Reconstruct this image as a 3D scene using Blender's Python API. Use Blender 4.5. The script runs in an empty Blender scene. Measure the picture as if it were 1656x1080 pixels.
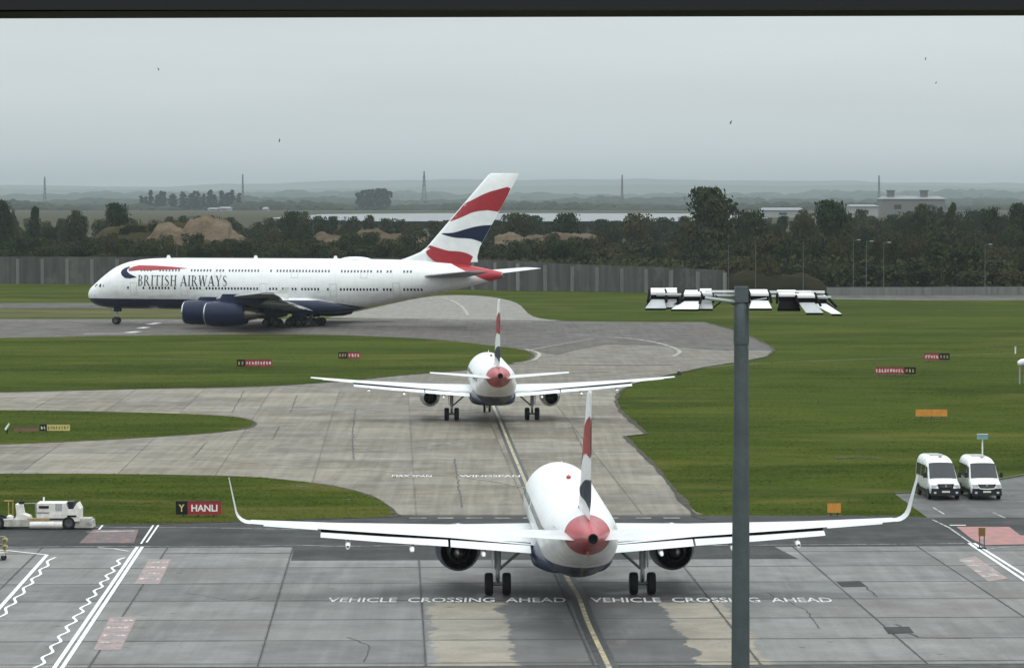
import bpy, bmesh, math, random
from mathutils import Vector, Matrix, noise as mnoise
from mathutils.geometry import tessellate_polygon
R = math.radians
rng = random.Random(7)
S = bpy.context.scene
C = S.collection

# ------------------------------------------------------------------ camera
F_PX, H_CAM, Y_HOR = 5700.0, 20.6, 326.0      # focal length in photo pixels, eye height, horizon row
PITCH = math.atan((540 - Y_HOR) / F_PX)
cam_d = bpy.data.cameras.new('camera'); cam_d.sensor_width = 36; cam_d.lens = 36 * F_PX / 1656
cam_d.clip_start = 0.2; cam_d.clip_end = 60000
cam = bpy.data.objects.new('camera', cam_d); C.objects.link(cam)
cam.location = (0, 0, H_CAM); cam.rotation_euler = (R(90) - PITCH, 0, 0)
S.camera = cam

# ------------------------------------------------------------------ sky: overcast, brighter overhead (CIE overcast) over a little Nishita
SUN_EL, SUN_AZ = R(58), R(150)
W = bpy.data.worlds.new('World'); S.world = W; W.use_nodes = True
nt = W.node_tree; nt.nodes.clear()
wo = nt.nodes.new('ShaderNodeOutputWorld')
sky = nt.nodes.new('ShaderNodeTexSky'); sky.sky_type = 'NISHITA'; sky.sun_disc = False
sky.sun_elevation = SUN_EL; sky.sun_rotation = SUN_AZ; sky.air_density = 2.0; sky.dust_density = 4.0
b1 = nt.nodes.new('ShaderNodeBackground'); b1.inputs[1].default_value = 0.06
nt.links.new(sky.outputs[0], b1.inputs[0])
tc = nt.nodes.new('ShaderNodeTexCoord'); sx = nt.nodes.new('ShaderNodeSeparateXYZ')
nt.links.new(tc.outputs['Generated'], sx.inputs[0])
mx = nt.nodes.new('ShaderNodeMath'); mx.operation = 'MAXIMUM'; mx.inputs[1].default_value = 0
nt.links.new(sx.outputs[2], mx.inputs[0])
cie = nt.nodes.new('ShaderNodeMath'); cie.operation = 'MULTIPLY_ADD'; cie.inputs[1].default_value = 2.0; cie.inputs[2].default_value = 1.0
nt.links.new(mx.outputs[0], cie.inputs[0])
mp = nt.nodes.new('ShaderNodeMapping'); mp.inputs['Scale'].default_value = (3.0, 3.0, 30.0)
nt.links.new(tc.outputs['Generated'], mp.inputs[0])
cl = nt.nodes.new('ShaderNodeTexNoise'); cl.inputs['Scale'].default_value = 1.6; cl.inputs['Detail'].default_value = 5
nt.links.new(mp.outputs[0], cl.inputs['Vector'])
cr = nt.nodes.new('ShaderNodeMapRange'); cr.inputs[1].default_value = .3; cr.inputs[2].default_value = .7
cr.inputs[3].default_value = .945; cr.inputs[4].default_value = 1.055
nt.links.new(cl.outputs[0], cr.inputs[0])
mm = nt.nodes.new('ShaderNodeMath'); mm.operation = 'MULTIPLY'
nt.links.new(cie.outputs[0], mm.inputs[0]); nt.links.new(cr.outputs[0], mm.inputs[1])
ms = nt.nodes.new('ShaderNodeMath'); ms.operation = 'MULTIPLY'; ms.inputs[1].default_value = 0.75
nt.links.new(mm.outputs[0], ms.inputs[0])
b2 = nt.nodes.new('ShaderNodeBackground'); b2.inputs[0].default_value = (.895, .972, 1.0, 1)
nt.links.new(ms.outputs[0], b2.inputs[1])
mxs = nt.nodes.new('ShaderNodeMixShader'); mxs.inputs[0].default_value = 0.95
nt.links.new(b1.outputs[0], mxs.inputs[1]); nt.links.new(b2.outputs[0], mxs.inputs[2])
nt.links.new(mxs.outputs[0], wo.inputs[0])

sun_d = bpy.data.lights.new('sun', 'SUN'); sun_d.energy = 0.9; sun_d.angle = R(25); sun_d.color = (1, .97, .93)
sun = bpy.data.objects.new('sun', sun_d); C.objects.link(sun)
sun.rotation_euler = (R(90) - SUN_EL, 0, R(180) - SUN_AZ)

S.view_settings.view_transform = 'Standard'; S.view_settings.look = 'None'
S.view_settings.exposure = 0.0; S.view_settings.gamma = 1.0; S.view_settings.use_curve_mapping = False
S.render.engine = 'CYCLES'
S.cycles.use_denoising = True
try: S.cycles.denoiser = 'OPENIMAGEDENOISE'
except Exception: pass
S.cycles.max_bounces = 6; S.cycles.diffuse_bounces = 3; S.cycles.glossy_bounces = 3; S.cycles.volume_bounces = 1
S.cycles.transparent_max_bounces = 8
S.cycles.sample_clamp_indirect = 6

# ------------------------------------------------------------------ measuring: photo pixel -> place
def ray(px, py):
    a = (px - 828) / F_PX; b = -(py - 540) / F_PX
    return Vector((a, math.cos(PITCH) + b * math.sin(PITCH), -math.sin(PITCH) + b * math.cos(PITCH)))
def gp(px, py, z=0.0):                       # point on the ground (height z) seen at a pixel
    d = ray(px, py); t = (z - H_CAM) / d.z
    return Vector((d.x * t, d.y * t, z))
def at(px, py, Y):                           # point at distance Y seen at a pixel
    d = ray(px, py); t = Y / d.y
    return Vector((d.x * t, Y, H_CAM + d.z * t))

# ------------------------------------------------------------------ materials
MATS = {}
def newmat(name):
    m = bpy.data.materials.new(name); m.use_nodes = True
    MATS[name] = m
    return m, m.node_tree, m.node_tree.nodes['Principled BSDF']
class NX:                                    # small helper for node maths
    def __init__(s, nt): s.nt = nt
    def n(s, t, **k):
        n = s.nt.nodes.new(t)
        for a, b in k.items(): setattr(n, a, b)
        return n
    def put(s, sock, v):
        if hasattr(v, 'is_output') or isinstance(v, bpy.types.NodeSocket): s.nt.links.new(v, sock)
        else: sock.default_value = v
    def m(s, op, a, b=0.0, c=0.0):
        n = s.n('ShaderNodeMath', operation=op); s.put(n.inputs[0], a); s.put(n.inputs[1], b)
        if op in ('MULTIPLY_ADD', 'SMOOTH_MIN', 'COMPARE'): s.put(n.inputs[2], c)
        return n.outputs[0]
    def rng(s, v, a, b, c=0.0, d=1.0):
        n = s.n('ShaderNodeMapRange'); n.interpolation_type = 'SMOOTHSTEP'
        s.put(n.inputs[0], v); n.inputs[1].default_value = a; n.inputs[2].default_value = b
        n.inputs[3].default_value = c; n.inputs[4].default_value = d
        return n.outputs[0]
    def noise(s, vec, scale, detail=4, rough=.55, dist=0.0):
        n = s.n('ShaderNodeTexNoise'); s.put(n.inputs['Vector'], vec)
        n.inputs['Scale'].default_value = scale; n.inputs['Detail'].default_value = detail
        n.inputs['Roughness'].default_value = rough; n.inputs['Distortion'].default_value = dist
        return n.outputs[0]
    def mapv(s, vec, scale=(1, 1, 1), rot=(0, 0, 0), loc=(0, 0, 0)):
        n = s.n('ShaderNodeMapping'); s.put(n.inputs[0], vec)
        n.inputs['Scale'].default_value = scale; n.inputs['Rotation'].default_value = rot; n.inputs['Location'].default_value = loc
        return n.outputs[0]
    def mix(s, f, a, b, mode='MIX'):
        n = s.n('ShaderNodeMix', data_type='RGBA', blend_type=mode)
        s.put(n.inputs[0], f); s.put(n.inputs[6], a if not isinstance(a, tuple) else (*a, 1)[:4]); s.put(n.inputs[7], b if not isinstance(b, tuple) else (*b, 1)[:4])
        return n.outputs[2]
    def pos(s): return s.n('ShaderNodeNewGeometry').outputs['Position']
    def obj(s): return s.n('ShaderNodeTexCoord').outputs['Object']
    def rand(s): return s.n('ShaderNodeObjectInfo').outputs['Random']
    def xyz(s, v):
        n = s.n('ShaderNodeSeparateXYZ'); s.put(n.inputs[0], v); return n.outputs
    def bump(s, bsdf, h, strength, dist=.02):
        n = s.n('ShaderNodeBump'); n.inputs['Strength'].default_value = strength; n.inputs['Distance'].default_value = dist
        s.put(n.inputs['Height'], h); s.nt.links.new(n.outputs[0], bsdf.inputs['Normal'])

def plain(name, col, rough=.5, metal=0.0, var=.12, scale=1.5, spec=.5, coat=0.0, world=False):
    """a paint, rubber or metal with a little dirt and unevenness"""
    m, t, b = newmat(name); x = NX(t)
    v = x.pos() if world else x.obj()
    n1 = x.noise(v, scale, 5); n2 = x.noise(v, scale * 9, 3)
    f = x.m('ADD', x.m('MULTIPLY', n1, .7), x.m('MULTIPLY', n2, .3))
    f = x.rng(f, .3, .72)
    lo = tuple(c * (1 - var) for c in col); hi = tuple(min(1, c * (1 + var * .5)) for c in col)
    t.links.new(x.mix(f, lo, hi), b.inputs['Base Color'])
    t.links.new(x.rng(n1, .3, .7, rough * 1.15, rough * .85), b.inputs['Roughness'])
    b.inputs['Metallic'].default_value = metal; b.inputs['Specular IOR Level'].default_value = spec
    b.inputs['Coat Weight'].default_value = coat
    return m

SL_W = 7.45; SL_L = (20.6 * 5700 / (914.7 - 326) - 20.6 * 5700 / (1068 - 326)) / 5
VPX = 640                                             # the taxiway runs to this column on the horizon
YAW_T = math.atan((828 - VPX) / F_PX)
TL0 = gp(935, 965)                                    # a point on the taxi centre line

def concrete(name, col_a, col_b, warm, tan=False, wet=.5, joint=0.0, spec=.3):
    m, t, b = newmat(name); x = NX(t)
    p = x.pos()
    big = x.noise(p, .05, 5, .6); mid = x.noise(p, .45, 5, .6); fine = x.noise(p, 6.0, 3)
    streak = x.noise(x.mapv(p, (1.6, .035, 1), (0, 0, -YAW_T)), 1.0, 4, .6)   # streaks along the taxi direction
    r = x.rand()
    f = x.m('ADD', x.m('MULTIPLY', big, .5), x.m('ADD', x.m('MULTIPLY', mid, .3), x.m('MULTIPLY', streak, .35)))
    f = x.m('ADD', f, x.m('MULTIPLY', x.m('SUBTRACT', r, .5), .16))
    c = x.mix(x.rng(f, .42, .78), col_a, col_b)
    c = x.mix(x.rng(x.noise(p, .11, 3), .5, .68, 0, .55), c, warm)
    if tan:                                            # pale buff weathered bands either side of the centre line, and the dark rubbered, wet middle with shade under the airliner painted in
        q = x.xyz(x.mapv(x.n('ShaderNodeVectorMath', operation='SUBTRACT').outputs[0], (1, 1, 1)))
        sub = t.nodes[-2] if False else None
        vm = x.n('ShaderNodeVectorMath', operation='SUBTRACT'); t.links.new(p, vm.inputs[0]); vm.inputs[1].default_value = TL0
        uv = x.xyz(x.mapv(vm.outputs[0], (1, 1, 1), (0, 0, -YAW_T)))
        wob = x.m('ADD', x.m('MULTIPLY', x.m('SUBTRACT', x.noise(p, .28, 3, .6), .5), 2.2), x.m('MULTIPLY', x.m('SUBTRACT', x.noise(x.mapv(p, (1, .35, 1)), 2.2, 5, .7), .5), 1.1))
        u = x.m('ADD', uv[0], wob); vv = x.m('ADD', uv[1], x.m('MULTIPLY', wob, 1.4))
        bl = x.m('MULTIPLY', x.rng(u, -7.9, -7.7), x.rng(u, -4.3, -4.0, 1, 0))
        br = x.m('MULTIPLY', x.rng(u, 4.0, 4.2), x.rng(u, 7.1, 7.4, 1, 0))
        band = x.m('MULTIPLY', x.m('ADD', bl, br), x.rng(vv, -3.2, -2.6, 1, 0))
        c = x.mix(x.m('MULTIPLY', band, .9), c, x.mix(x.rng(mid, .35, .65), (.22, .19, .145), (.285, .25, .195)))
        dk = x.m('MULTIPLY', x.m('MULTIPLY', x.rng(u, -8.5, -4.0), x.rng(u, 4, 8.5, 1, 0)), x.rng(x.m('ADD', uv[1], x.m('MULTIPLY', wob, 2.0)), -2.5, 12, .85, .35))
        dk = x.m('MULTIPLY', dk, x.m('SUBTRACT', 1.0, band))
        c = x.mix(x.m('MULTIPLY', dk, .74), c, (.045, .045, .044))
    c = x.mix(x.rng(fine, .35, .7, 0, .22), c, (.07, .07, .068))
    oil = x.m('MULTIPLY', x.rng(x.noise(p, 1.1, 2, .5), .66, .72), x.rng(x.noise(p, .07, 3), .45, .6))
    c = x.mix(x.m('MULTIPLY', oil, .55), c, (.03, .03, .03))
    pale = x.rng(x.noise(x.mapv(p, (.5, .05, 1), (0, 0, -YAW_T)), 1.3, 5, .65), .55, .7, 0, .35)
    c = x.mix(pale, c, col_b)
    if joint:                                          # grime along the slab edges
        o = x.xyz(x.obj()); nz = x.noise(p, .8, 4, .65)
        ev = x.m('MINIMUM', o[1], x.m('SUBTRACT', SL_L, o[1])); eu = x.m('MINIMUM', o[0], x.m('SUBTRACT', SL_W, o[0]))
        jv = x.rng(x.m('ADD', ev, x.m('MULTIPLY', x.m('SUBTRACT', nz, .5), .5)), .10, .34, 1, 0); ju = x.rng(x.m('ADD', eu, x.m('MULTIPLY', x.m('SUBTRACT', nz, .5), .25)), .03, .13, 1, 0)
        c = x.mix(x.m('MULTIPLY', x.m('MAXIMUM', jv, ju), joint), c, (.035, .035, .034))
    t.links.new(c, b.inputs['Base Color'])
    ro = x.rng(x.m('ADD', x.m('MULTIPLY', big, .5), x.m('MULTIPLY', x.noise(p, .25, 4), .5)), .38, .62, wet, min(1, wet + .35))
    t.links.new(ro, b.inputs['Roughness'])
    b.inputs['Specular IOR Level'].default_value = spec
    x.bump(b, x.m('ADD', fine, mid), .25, .02)
    return m
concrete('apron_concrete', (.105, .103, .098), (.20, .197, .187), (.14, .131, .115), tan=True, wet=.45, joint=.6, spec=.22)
concrete('taxi_concrete', (.105, .088, .063), (.25, .222, .173), (.165, .134, .093), wet=.45, joint=.3, spec=.2)
concrete('asphalt', (.026, .026, .027), (.05, .05, .05), (.042, .041, .04), wet=.6, spec=.08)
concrete('old_asphalt', (.045, .041, .037), (.115, .099, .086), (.10, .076, .062), wet=.55, spec=.16)
concrete('pale_concrete', (.15, .14, .125), (.235, .22, .195), (.17, .15, .12), wet=.6)
plain('joint_sealant', (.022, .022, .022), .7, world=True)

def grassmat(name, cols, dry):
    m, t, b = newmat(name); x = NX(t); p = x.pos()
    ps = x.mapv(p, (.35, 1, 1))
    big = x.noise(ps, .045, 5, .62, .6); mid = x.noise(ps, .33, 5, .62); fine = x.noise(x.mapv(p, (.6, 1, 1)), 2.6, 4, .7)
    vf = x.noise(x.mapv(p, (.8, .5, 1)), 7.0, 3, .7)
    f = x.m('ADD', x.m('MULTIPLY', big, .36), x.m('ADD', x.m('MULTIPLY', mid, .26), x.m('ADD', x.m('MULTIPLY', fine, .3), x.m('MULTIPLY', vf, .16))))
    c = x.mix(x.rng(f, .44, .64), cols[0], cols[1])
    c = x.mix(x.rng(x.noise(ps, .09, 4, .6, .8), .52, .7, 0, dry), c, cols[2])
    c = x.mix(x.rng(x.noise(x.mapv(p, (.12, 1, 1)), .6, 3), .6, .72, 0, .5), c, cols[0])
    t.links.new(c, b.inputs['Base Color'])
    b.inputs['Roughness'].default_value = 1.0; b.inputs['Specular IOR Level'].default_value = 0.02
    x.bump(b, x.m('ADD', fine, mid), .8, .12)
    return m
grassmat('grass', [(.023, .036, .004), (.057, .075, .010), (.088, .082, .02)], .75)
grassmat('dry_grass', [(.06, .063, .026), (.11, .105, .045), (.13, .115, .06)], .8)
grassmat('field', [(.04, .04, .024), (.066, .062, .036), (.08, .068, .045)], .7)
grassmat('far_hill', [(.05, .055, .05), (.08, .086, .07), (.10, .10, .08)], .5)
grassmat('dark_scrub', [(.010, .011, .005), (.026, .023, .011), (.04, .031, .018)], .9)
grassmat('scrub', [(.016, .017, .007), (.042, .036, .017), (.07, .05, .03)], .9)
grassmat('bare_earth', [(.06, .046, .03), (.15, .115, .08), (.036, .033, .016)], .9)

def leafmat(name, a, b_, c_):
    m, t, b = newmat(name); x = NX(t)
    p = x.pos(); n1 = x.noise(p, .35, 3); n2 = x.noise(p, 2.5, 2)
    f = x.m('ADD', x.m('MULTIPLY', n1, .7), x.m('MULTIPLY', n2, .3))
    c = x.mix(x.rng(f, .35, .65), a, b_)
    c = x.mix(x.rng(x.rand(), .35, 1.0, 0, .7), c, c_)
    t.links.new(c, b.inputs['Base Color'])
    b.inputs['Roughness'].default_value = .85; b.inputs['Specular IOR Level'].default_value = .03
    return m
leafmat('leaf_dark', (.010, .017, .007), (.030, .042, .016), (.036, .040, .014))
leafmat('leaf_mid', (.013, .020, .008), (.040, .050, .018), (.050, .044, .017))
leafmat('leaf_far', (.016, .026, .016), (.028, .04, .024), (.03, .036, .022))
plain('bark', (.045, .036, .028), .9)

def paint_mask(name, col, under, lo, hi, scale=1.2, spec=.3):    # worn road paint: patches of the surface show through
    m, t, b = newmat(name); x = NX(t); p = x.pos()
    n = x.m('ADD', x.m('MULTIPLY', x.noise(p, scale, 5, .7), .7), x.m('MULTIPLY', x.noise(p, scale * 6, 3, .7), .3))
    t.links.new(x.mix(x.rng(n, lo, hi), under, col), b.inputs['Base Color'])
    b.inputs['Roughness'].default_value = .55; b.inputs['Specular IOR Level'].default_value = spec
    return m
paint_mask('line_white', (.70, .71, .70), (.25, .25, .25), .32, .48)
paint_mask('text_white', (.66, .67, .66), (.12, .12, .12), .38, .5, 2.0)
paint_mask('line_white_worn', (.5, .5, .48), (.1, .1, .1), .4, .58)
paint_mask('line_cream', (.42, .39, .31), (.14, .13, .11), .42, .62, .7)
paint_mask('line_yellow', (.43, .36, .20), (.16, .145, .115), .40, .60)
paint_mask('line_black', (.02, .02, .02), (.05, .05, .05), .35, .6)
paint_mask('paint_red', (.36, .13, .115), (.15, .11, .10), .36, .6)
paint_mask('paint_pink', (.33, .20, .185), (.17, .155, .15), .42, .62)
paint_mask('paint_red_worn', (.27, .10, .09), (.05, .046, .045), .46, .64, 1.6)

def water():
    m, t, b = newmat('water'); x = NX(t)
    b.inputs['Base Color'].default_value = (.10, .115, .12, 1); b.inputs['Roughness'].default_value = .3
    b.inputs['IOR'].default_value = 1.33
    x.bump(b, x.noise(x.pos(), .4, 3), .06, .1)
water()

WHITE = (.80, .81, .81); NAVY = (.009, .016, .046); RED = (.34, .016, .026)
def livery(name, zline, zblend, red_s, s0, red_k, zc):
    """white fuselage, navy belly below zline, red tail cone aft of station red_s"""
    m, t, b = newmat(name); x = NX(t); o = x.obj(); q = x.xyz(o)
    st = x.m('SUBTRACT', s0, q[0])                                       # station from the nose
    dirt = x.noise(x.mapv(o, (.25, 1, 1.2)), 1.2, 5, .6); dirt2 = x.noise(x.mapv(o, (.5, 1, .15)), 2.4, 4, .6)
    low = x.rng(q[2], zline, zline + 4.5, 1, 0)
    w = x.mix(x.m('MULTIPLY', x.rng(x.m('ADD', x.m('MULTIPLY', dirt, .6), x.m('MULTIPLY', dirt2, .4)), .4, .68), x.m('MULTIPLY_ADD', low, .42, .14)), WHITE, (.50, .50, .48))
    seam = x.m('LESS_THAN', x.m('FRACT', x.m('MULTIPLY', st, .31)), .012)
    w = x.mix(x.m('MULTIPLY', seam, .45), w, (.45, .45, .45))
    belly = x.m('LESS_THAN', q[2], x.m('ADD', zline, zblend)) if not isinstance(zblend, tuple) else None
    if belly is None:                                                    # the belly line sweeps up/away aft of zblend[0]
        belly = x.m('LESS_THAN', q[2], x.m('SUBTRACT', zline, x.m('MULTIPLY', x.m('MAXIMUM', x.m('SUBTRACT', st, zblend[0]), 0.0), zblend[1])))
    c = x.mix(belly, w, NAVY)
    rd = x.m('GREATER_THAN', x.m('ADD', st, x.m('MULTIPLY', x.m('SUBTRACT', q[2], zc), red_k)), red_s)
    rcol = x.mix(x.rng(dirt, .35, .7), RED, (.40, .03, .04))
    c = x.mix(rd, c, rcol)
    t.links.new(c, b.inputs['Base Color'])
    t.links.new(x.rng(dirt, .3, .7, .28, .5), b.inputs['Roughness'])
    b.inputs['Coat Weight'].default_value = .12; b.inputs['Coat Roughness'].default_value = .15
    return m
plain('aircraft_white', WHITE, .4, var=.10, scale=.7, coat=.2)
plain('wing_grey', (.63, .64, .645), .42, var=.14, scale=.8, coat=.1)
plain('wing_shade_grey', (.26, .265, .27), .5, var=.15, scale=.8)  # grey wing paint darkened, the shade under the wing put into the colour
plain('decal_red', RED, .38, var=.15, coat=.05)
plain('decal_navy', NAVY, .42, var=.15, coat=0, spec=0.2)
plain('decal_black', (.015, .018, .03), .45)
plain('window_dark', (.012, .013, .015), .12)
plain('cabin_window', (.10, .105, .115), .25)
plain('door_line', (.52, .53, .54), .5)
plain('nacelle_navy', (.007, .014, .044), .4, var=.25, spec=.25)
plain('chrome', (.62, .63, .65), .22, metal=1.0)
plain('nacelle_grey', (.30, .31, .33), .3, metal=.5, var=.2)
plain('exhaust_dark', (.012, .012, .013), .6, spec=0.1)
plain('exhaust_metal', (.22, .20, .18), .4, metal=.9, var=.3)
plain('gear_metal', (.20, .21, .22), .45, metal=.3, var=.25)
plain('gear_white', (.42, .43, .44), .45, var=.2)
plain('tyre', (.016, .016, .017), .75, spec=0.15)
plain('hub', (.06, .062, .065), .55, metal=.2)
plain('gap_black', (.012, .012, .013), .8, spec=0.05)
plain('lamp_clear', (.85, .83, .75), .2)
plain('beacon_red', (.4, .05, .03), .3)
plain('van_white', (.80, .81, .81), .28, var=.06, coat=.5)
plain('van_black', (.018, .019, .02), .5, spec=0.2)
plain('glass_dark', (.02, .024, .027), .08)
plain('headlight', (.55, .57, .6), .15)
plain('plate_white', (.6, .6, .56), .5)
plain('sign_black', (.012, .012, .012), .5, spec=0.2)
plain('sign_red', (.27, .02, .025), .45)
plain('sign_yellow', (.55, .47, .16), .5)
plain('sign_orange', (.55, .24, .03), .55, var=.2)
plain('sign_white', (.78, .78, .76), .5)
plain('sign_brown', (.16, .085, .02), .6)
plain('sign_tan', (.18, .10, .055), .7)
plain('galvanised', (.080, .096, .104), .5, metal=.25, var=.25, scale=3)
plain('galvanised_pale', (.30, .32, .32), .5, metal=.2)
plain('lamp_white', (.70, .71, .70), .35, var=.12, scale=5)
plain('lamp_grey', (.36, .37, .38), .45, var=.2, scale=5)
plain('truck_white', (.72, .70, .65), .5, var=.3, scale=2.5)
plain('truck_grime', (.42, .40, .36), .65, var=.4, scale=3)
plain('truck_yellow', (.40, .27, .09), .6, var=.3)
plain('wet_yellow', (.34, .30, .13), .6, var=.5, scale=4)
plain('steel_far', (.10, .105, .11), .6)
plain('roof_far', (.17, .18, .19), .6, world=True)
plain('wall_far', (.12, .12, .115), .7, world=True)
plain('white_far', (.27, .27, .265), .6, world=True)
plain('frame_dark', (.012, .012, .011), .5, spec=0.05)
plain('speck_dark', (.02, .02, .022), .8)
plain('teal', (.14, .30, .30), .4)

def wallmat(name, a, b_, pale):
    m, t, b = newmat(name); x = NX(t); p = x.pos()
    st = x.noise(x.mapv(p, (.9, .9, .05)), 1.0, 5, .7); bl = x.noise(p, .25, 4, .6)
    c = x.mix(x.rng(st, .35, .7), a, b_)
    c = x.mix(x.m('MULTIPLY', x.rng(bl, .5, .7), .5), c, pale)
    c = x.mix(x.rng(x.rand(), 0, 1, 0, .25), c, pale)
    t.links.new(c, b.inputs['Base Color']); b.inputs['Roughness'].default_value = .85
wallmat('barrier_concrete', (.028, .028, .026), (.075, .074, .068), (.12, .118, .11))
wallmat('barrier_post', (.10, .10, .095), (.17, .168, .16), (.15, .15, .14))
wallmat('low_wall', (.10, .10, .096), (.17, .17, .163), (.14, .14, .135))

# ------------------------------------------------------------------ mesh building
class MB:
    def __init__(s): s.v = []; s.f = []; s.m = []
    def add(s, vs, fs, mi=0):
        o = len(s.v); s.v += [tuple(p) for p in vs]; s.f += [tuple(i + o for i in f) for f in fs]; s.m += [mi] * len(fs); return s
    def box(s, c, sz, mi=0, rz=0, rx=0, ry=0, taper=(1, 1)):
        M = Matrix.Translation(c) @ Matrix.Rotation(rz, 4, 'Z') @ Matrix.Rotation(ry, 4, 'Y') @ Matrix.Rotation(rx, 4, 'X')
        vs = []
        for z in (-.5, .5):
            tx, ty = (taper if z > 0 else (1, 1))
            for x, y in ((-.5, -.5), (.5, -.5), (.5, .5), (-.5, .5)): vs.append(M @ Vector((x * sz[0] * tx, y * sz[1] * ty, z * sz[2])))
        return s.add(vs, [(3, 2, 1, 0), (4, 5, 6, 7), (0, 1, 5, 4), (1, 2, 6, 5), (2, 3, 7, 6), (3, 0, 4, 7)], mi)
    def loft(s, rings, mi=0, cap=(True, True), closed=True):
        n = len(rings[0]); vs = [p for r in rings for p in r]; fs = []
        for i in range(len(rings) - 1):
            for j in range(n if closed else n - 1):
                k = (j + 1) % n
                fs.append((i * n + j, i * n + k, (i + 1) * n + k, (i + 1) * n + j))
        if cap[0]: fs.append(tuple(range(n - 1, -1, -1)))
        if cap[1]: fs.append(tuple((len(rings) - 1) * n + j for j in range(n)))
        return s.add(vs, fs, mi)
    def tube(s, pts, rad, mi=0, n=10, cap=True):
        rings = []
        pts = [Vector(p) for p in pts]
        for i, p in enumerate(pts):
            d = (pts[min(i + 1, len(pts) - 1)] - pts[max(i - 1, 0)]).normalized()
            a = Vector((0, 0, 1)) if abs(d.z) < .9 else Vector((1, 0, 0))
            u = d.cross(a).normalized(); w = d.cross(u).normalized()
            r = rad[i] if isinstance(rad, (list, tuple)) else rad
            rings.append([p + u * (math.cos(2 * math.pi * k / n) * r) + w * (math.sin(2 * math.pi * k / n) * r) for k in range(n)])
        return s.loft(rings, mi, (cap, cap))
    def lathe(s, prof, o, axis, mi=0, n=28, cap=(False, False)):      # prof: (distance along axis, radius)
        o = Vector(o); ax = Vector(axis).normalized()
        a = Vector((0, 0, 1)) if abs(ax.z) < .9 else Vector((1, 0, 0))
        u = ax.cross(a).normalized(); w = ax.cross(u).normalized()
        return s.loft([[o + ax * t + u * (math.cos(2 * math.pi * k / n) * r) + w * (math.sin(2 * math.pi * k / n) * r) for k in range(n)] for t, r in prof], mi, cap)
    def mesh(s, name, mats, smooth=None):
        me = bpy.data.meshes.new(name); me.from_pydata(s.v, [], s.f)
        for k in mats: me.materials.append(MATS[k])
        if len(mats) > 1: me.polygons.foreach_set('material_index', s.m)
        bm = bmesh.new(); bm.from_mesh(me); bmesh.ops.recalc_face_normals(bm, faces=bm.faces); bm.to_mesh(me); bm.free()
        if smooth:
            me.polygons.foreach_set('use_smooth', [True] * len(me.polygons)); me.set_sharp_from_angle(angle=R(smooth))
        me.update(); return me
    def build(s, name, mats, parent=None, smooth=None):
        if isinstance(mats, str): mats = [mats]
        return link(name, s.mesh(name, mats, smooth), parent)
def link(name, me, parent=None, loc=None, rz=None):
    o = bpy.data.objects.new(name, me); C.objects.link(o)
    if parent: o.parent = parent
    if loc is not None: o.location = loc
    if rz is not None: o.rotation_euler = (0, 0, rz)
    return o
def tag(o, label=None, cat=None, group=None, kind=None):
    if label: o['label'] = label
    if cat: o['category'] = cat
    if group: o['group'] = group
    if kind: o['kind'] = kind
    return o
def empty(name, loc, rz=0, **k):
    o = bpy.data.objects.new(name, None); C.objects.link(o); o.location = loc; o.rotation_euler = (0, 0, rz); o.empty_display_size = .5
    return tag(o, **k)
def copy_tree(o, parent=None):
    c = o.copy(); C.objects.link(c)
    if parent: c.parent = parent
    for ch in list(o.children):
        copy_tree(ch, c)
    return c

def smooth_poly(pts, k=6, closed=True):               # Catmull-Rom through points
    n = len(pts); out = []
    rngi = range(n) if closed else range(n - 1)
    g = lambda i: pts[i % n] if closed else pts[max(0, min(n - 1, i))]
    for i in rngi:
        p0, p1, p2, p3 = g(i - 1), g(i), g(i + 1), g(i + 2)
        for j in range(k):
            t = j / k
            out.append(.5 * ((2 * p1) + (p2 - p0) * t + (2 * p0 - 5 * p1 + 4 * p2 - p3) * t * t + (3 * p1 - p0 - 3 * p2 + p3) * t ** 3))
    if not closed: out.append(pts[-1])
    return out
def sheet(name, pts, z, mat, parent=None, kind=None, jitter=0.0, skirt=0.0):
    pts = [Vector((p[0], p[1], z)) for p in pts]
    if jitter:
        dense = []
        for i, p in enumerate(pts):
            q = pts[(i + 1) % len(pts)]; L = (q - p).length; k = max(1, min(60, int(L / .9)))
            dense += [p.lerp(q, j / k) for j in range(k)]
        pts = [Vector((p.x + jitter * 1.5 * mnoise.noise(Vector((p.x * .35, p.y * .2, 3))) + jitter * mnoise.noise(Vector((p.x * 1.7, p.y * .9, 5))),
                       p.y + jitter * 3 * mnoise.noise(Vector((p.x * .3, p.y * .3, 9))) + jitter * 1.5 * mnoise.noise(Vector((p.x * 1.9, p.y * .7, 1))), z)) for p in dense]
    b = MB(); tris = tessellate_polygon([pts]); b.add(pts, tris)
    if skirt:
        n = len(pts); lo = [Vector((p.x, p.y, z - skirt)) for p in pts]
        b.add(pts + lo, [(i, (i + 1) % n, n + (i + 1) % n, n + i) for i in range(n)])
    o = b.build(name, mat, parent)
    if o.data.polygons and o.data.polygons[0].normal.z < 0: o.data.flip_normals()
    return tag(o, kind=kind)
def ribbon(name, pts, w, z, mat, parent=None, kind=None):
    pts = [Vector((p[0], p[1], z)) for p in pts]; L = []; Rr = []
    for i, p in enumerate(pts):
        d = (pts[min(i + 1, len(pts) - 1)] - pts[max(i - 1, 0)]).normalized(); nrm = Vector((-d.y, d.x, 0))
        ww = w[i] if isinstance(w, (list, tuple)) else w
        L.append(p + nrm * ww / 2); Rr.append(p - nrm * ww / 2)
    n = len(pts); b = MB().add(L + Rr, [(i, n + i, n + i + 1, i + 1) for i in range(n - 1)])
    o = b.build(name, mat, parent)
    return tag(o, kind=kind)
def gpts(l, z=0.0): return [gp(x, y, z) for x, y in l]

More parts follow.
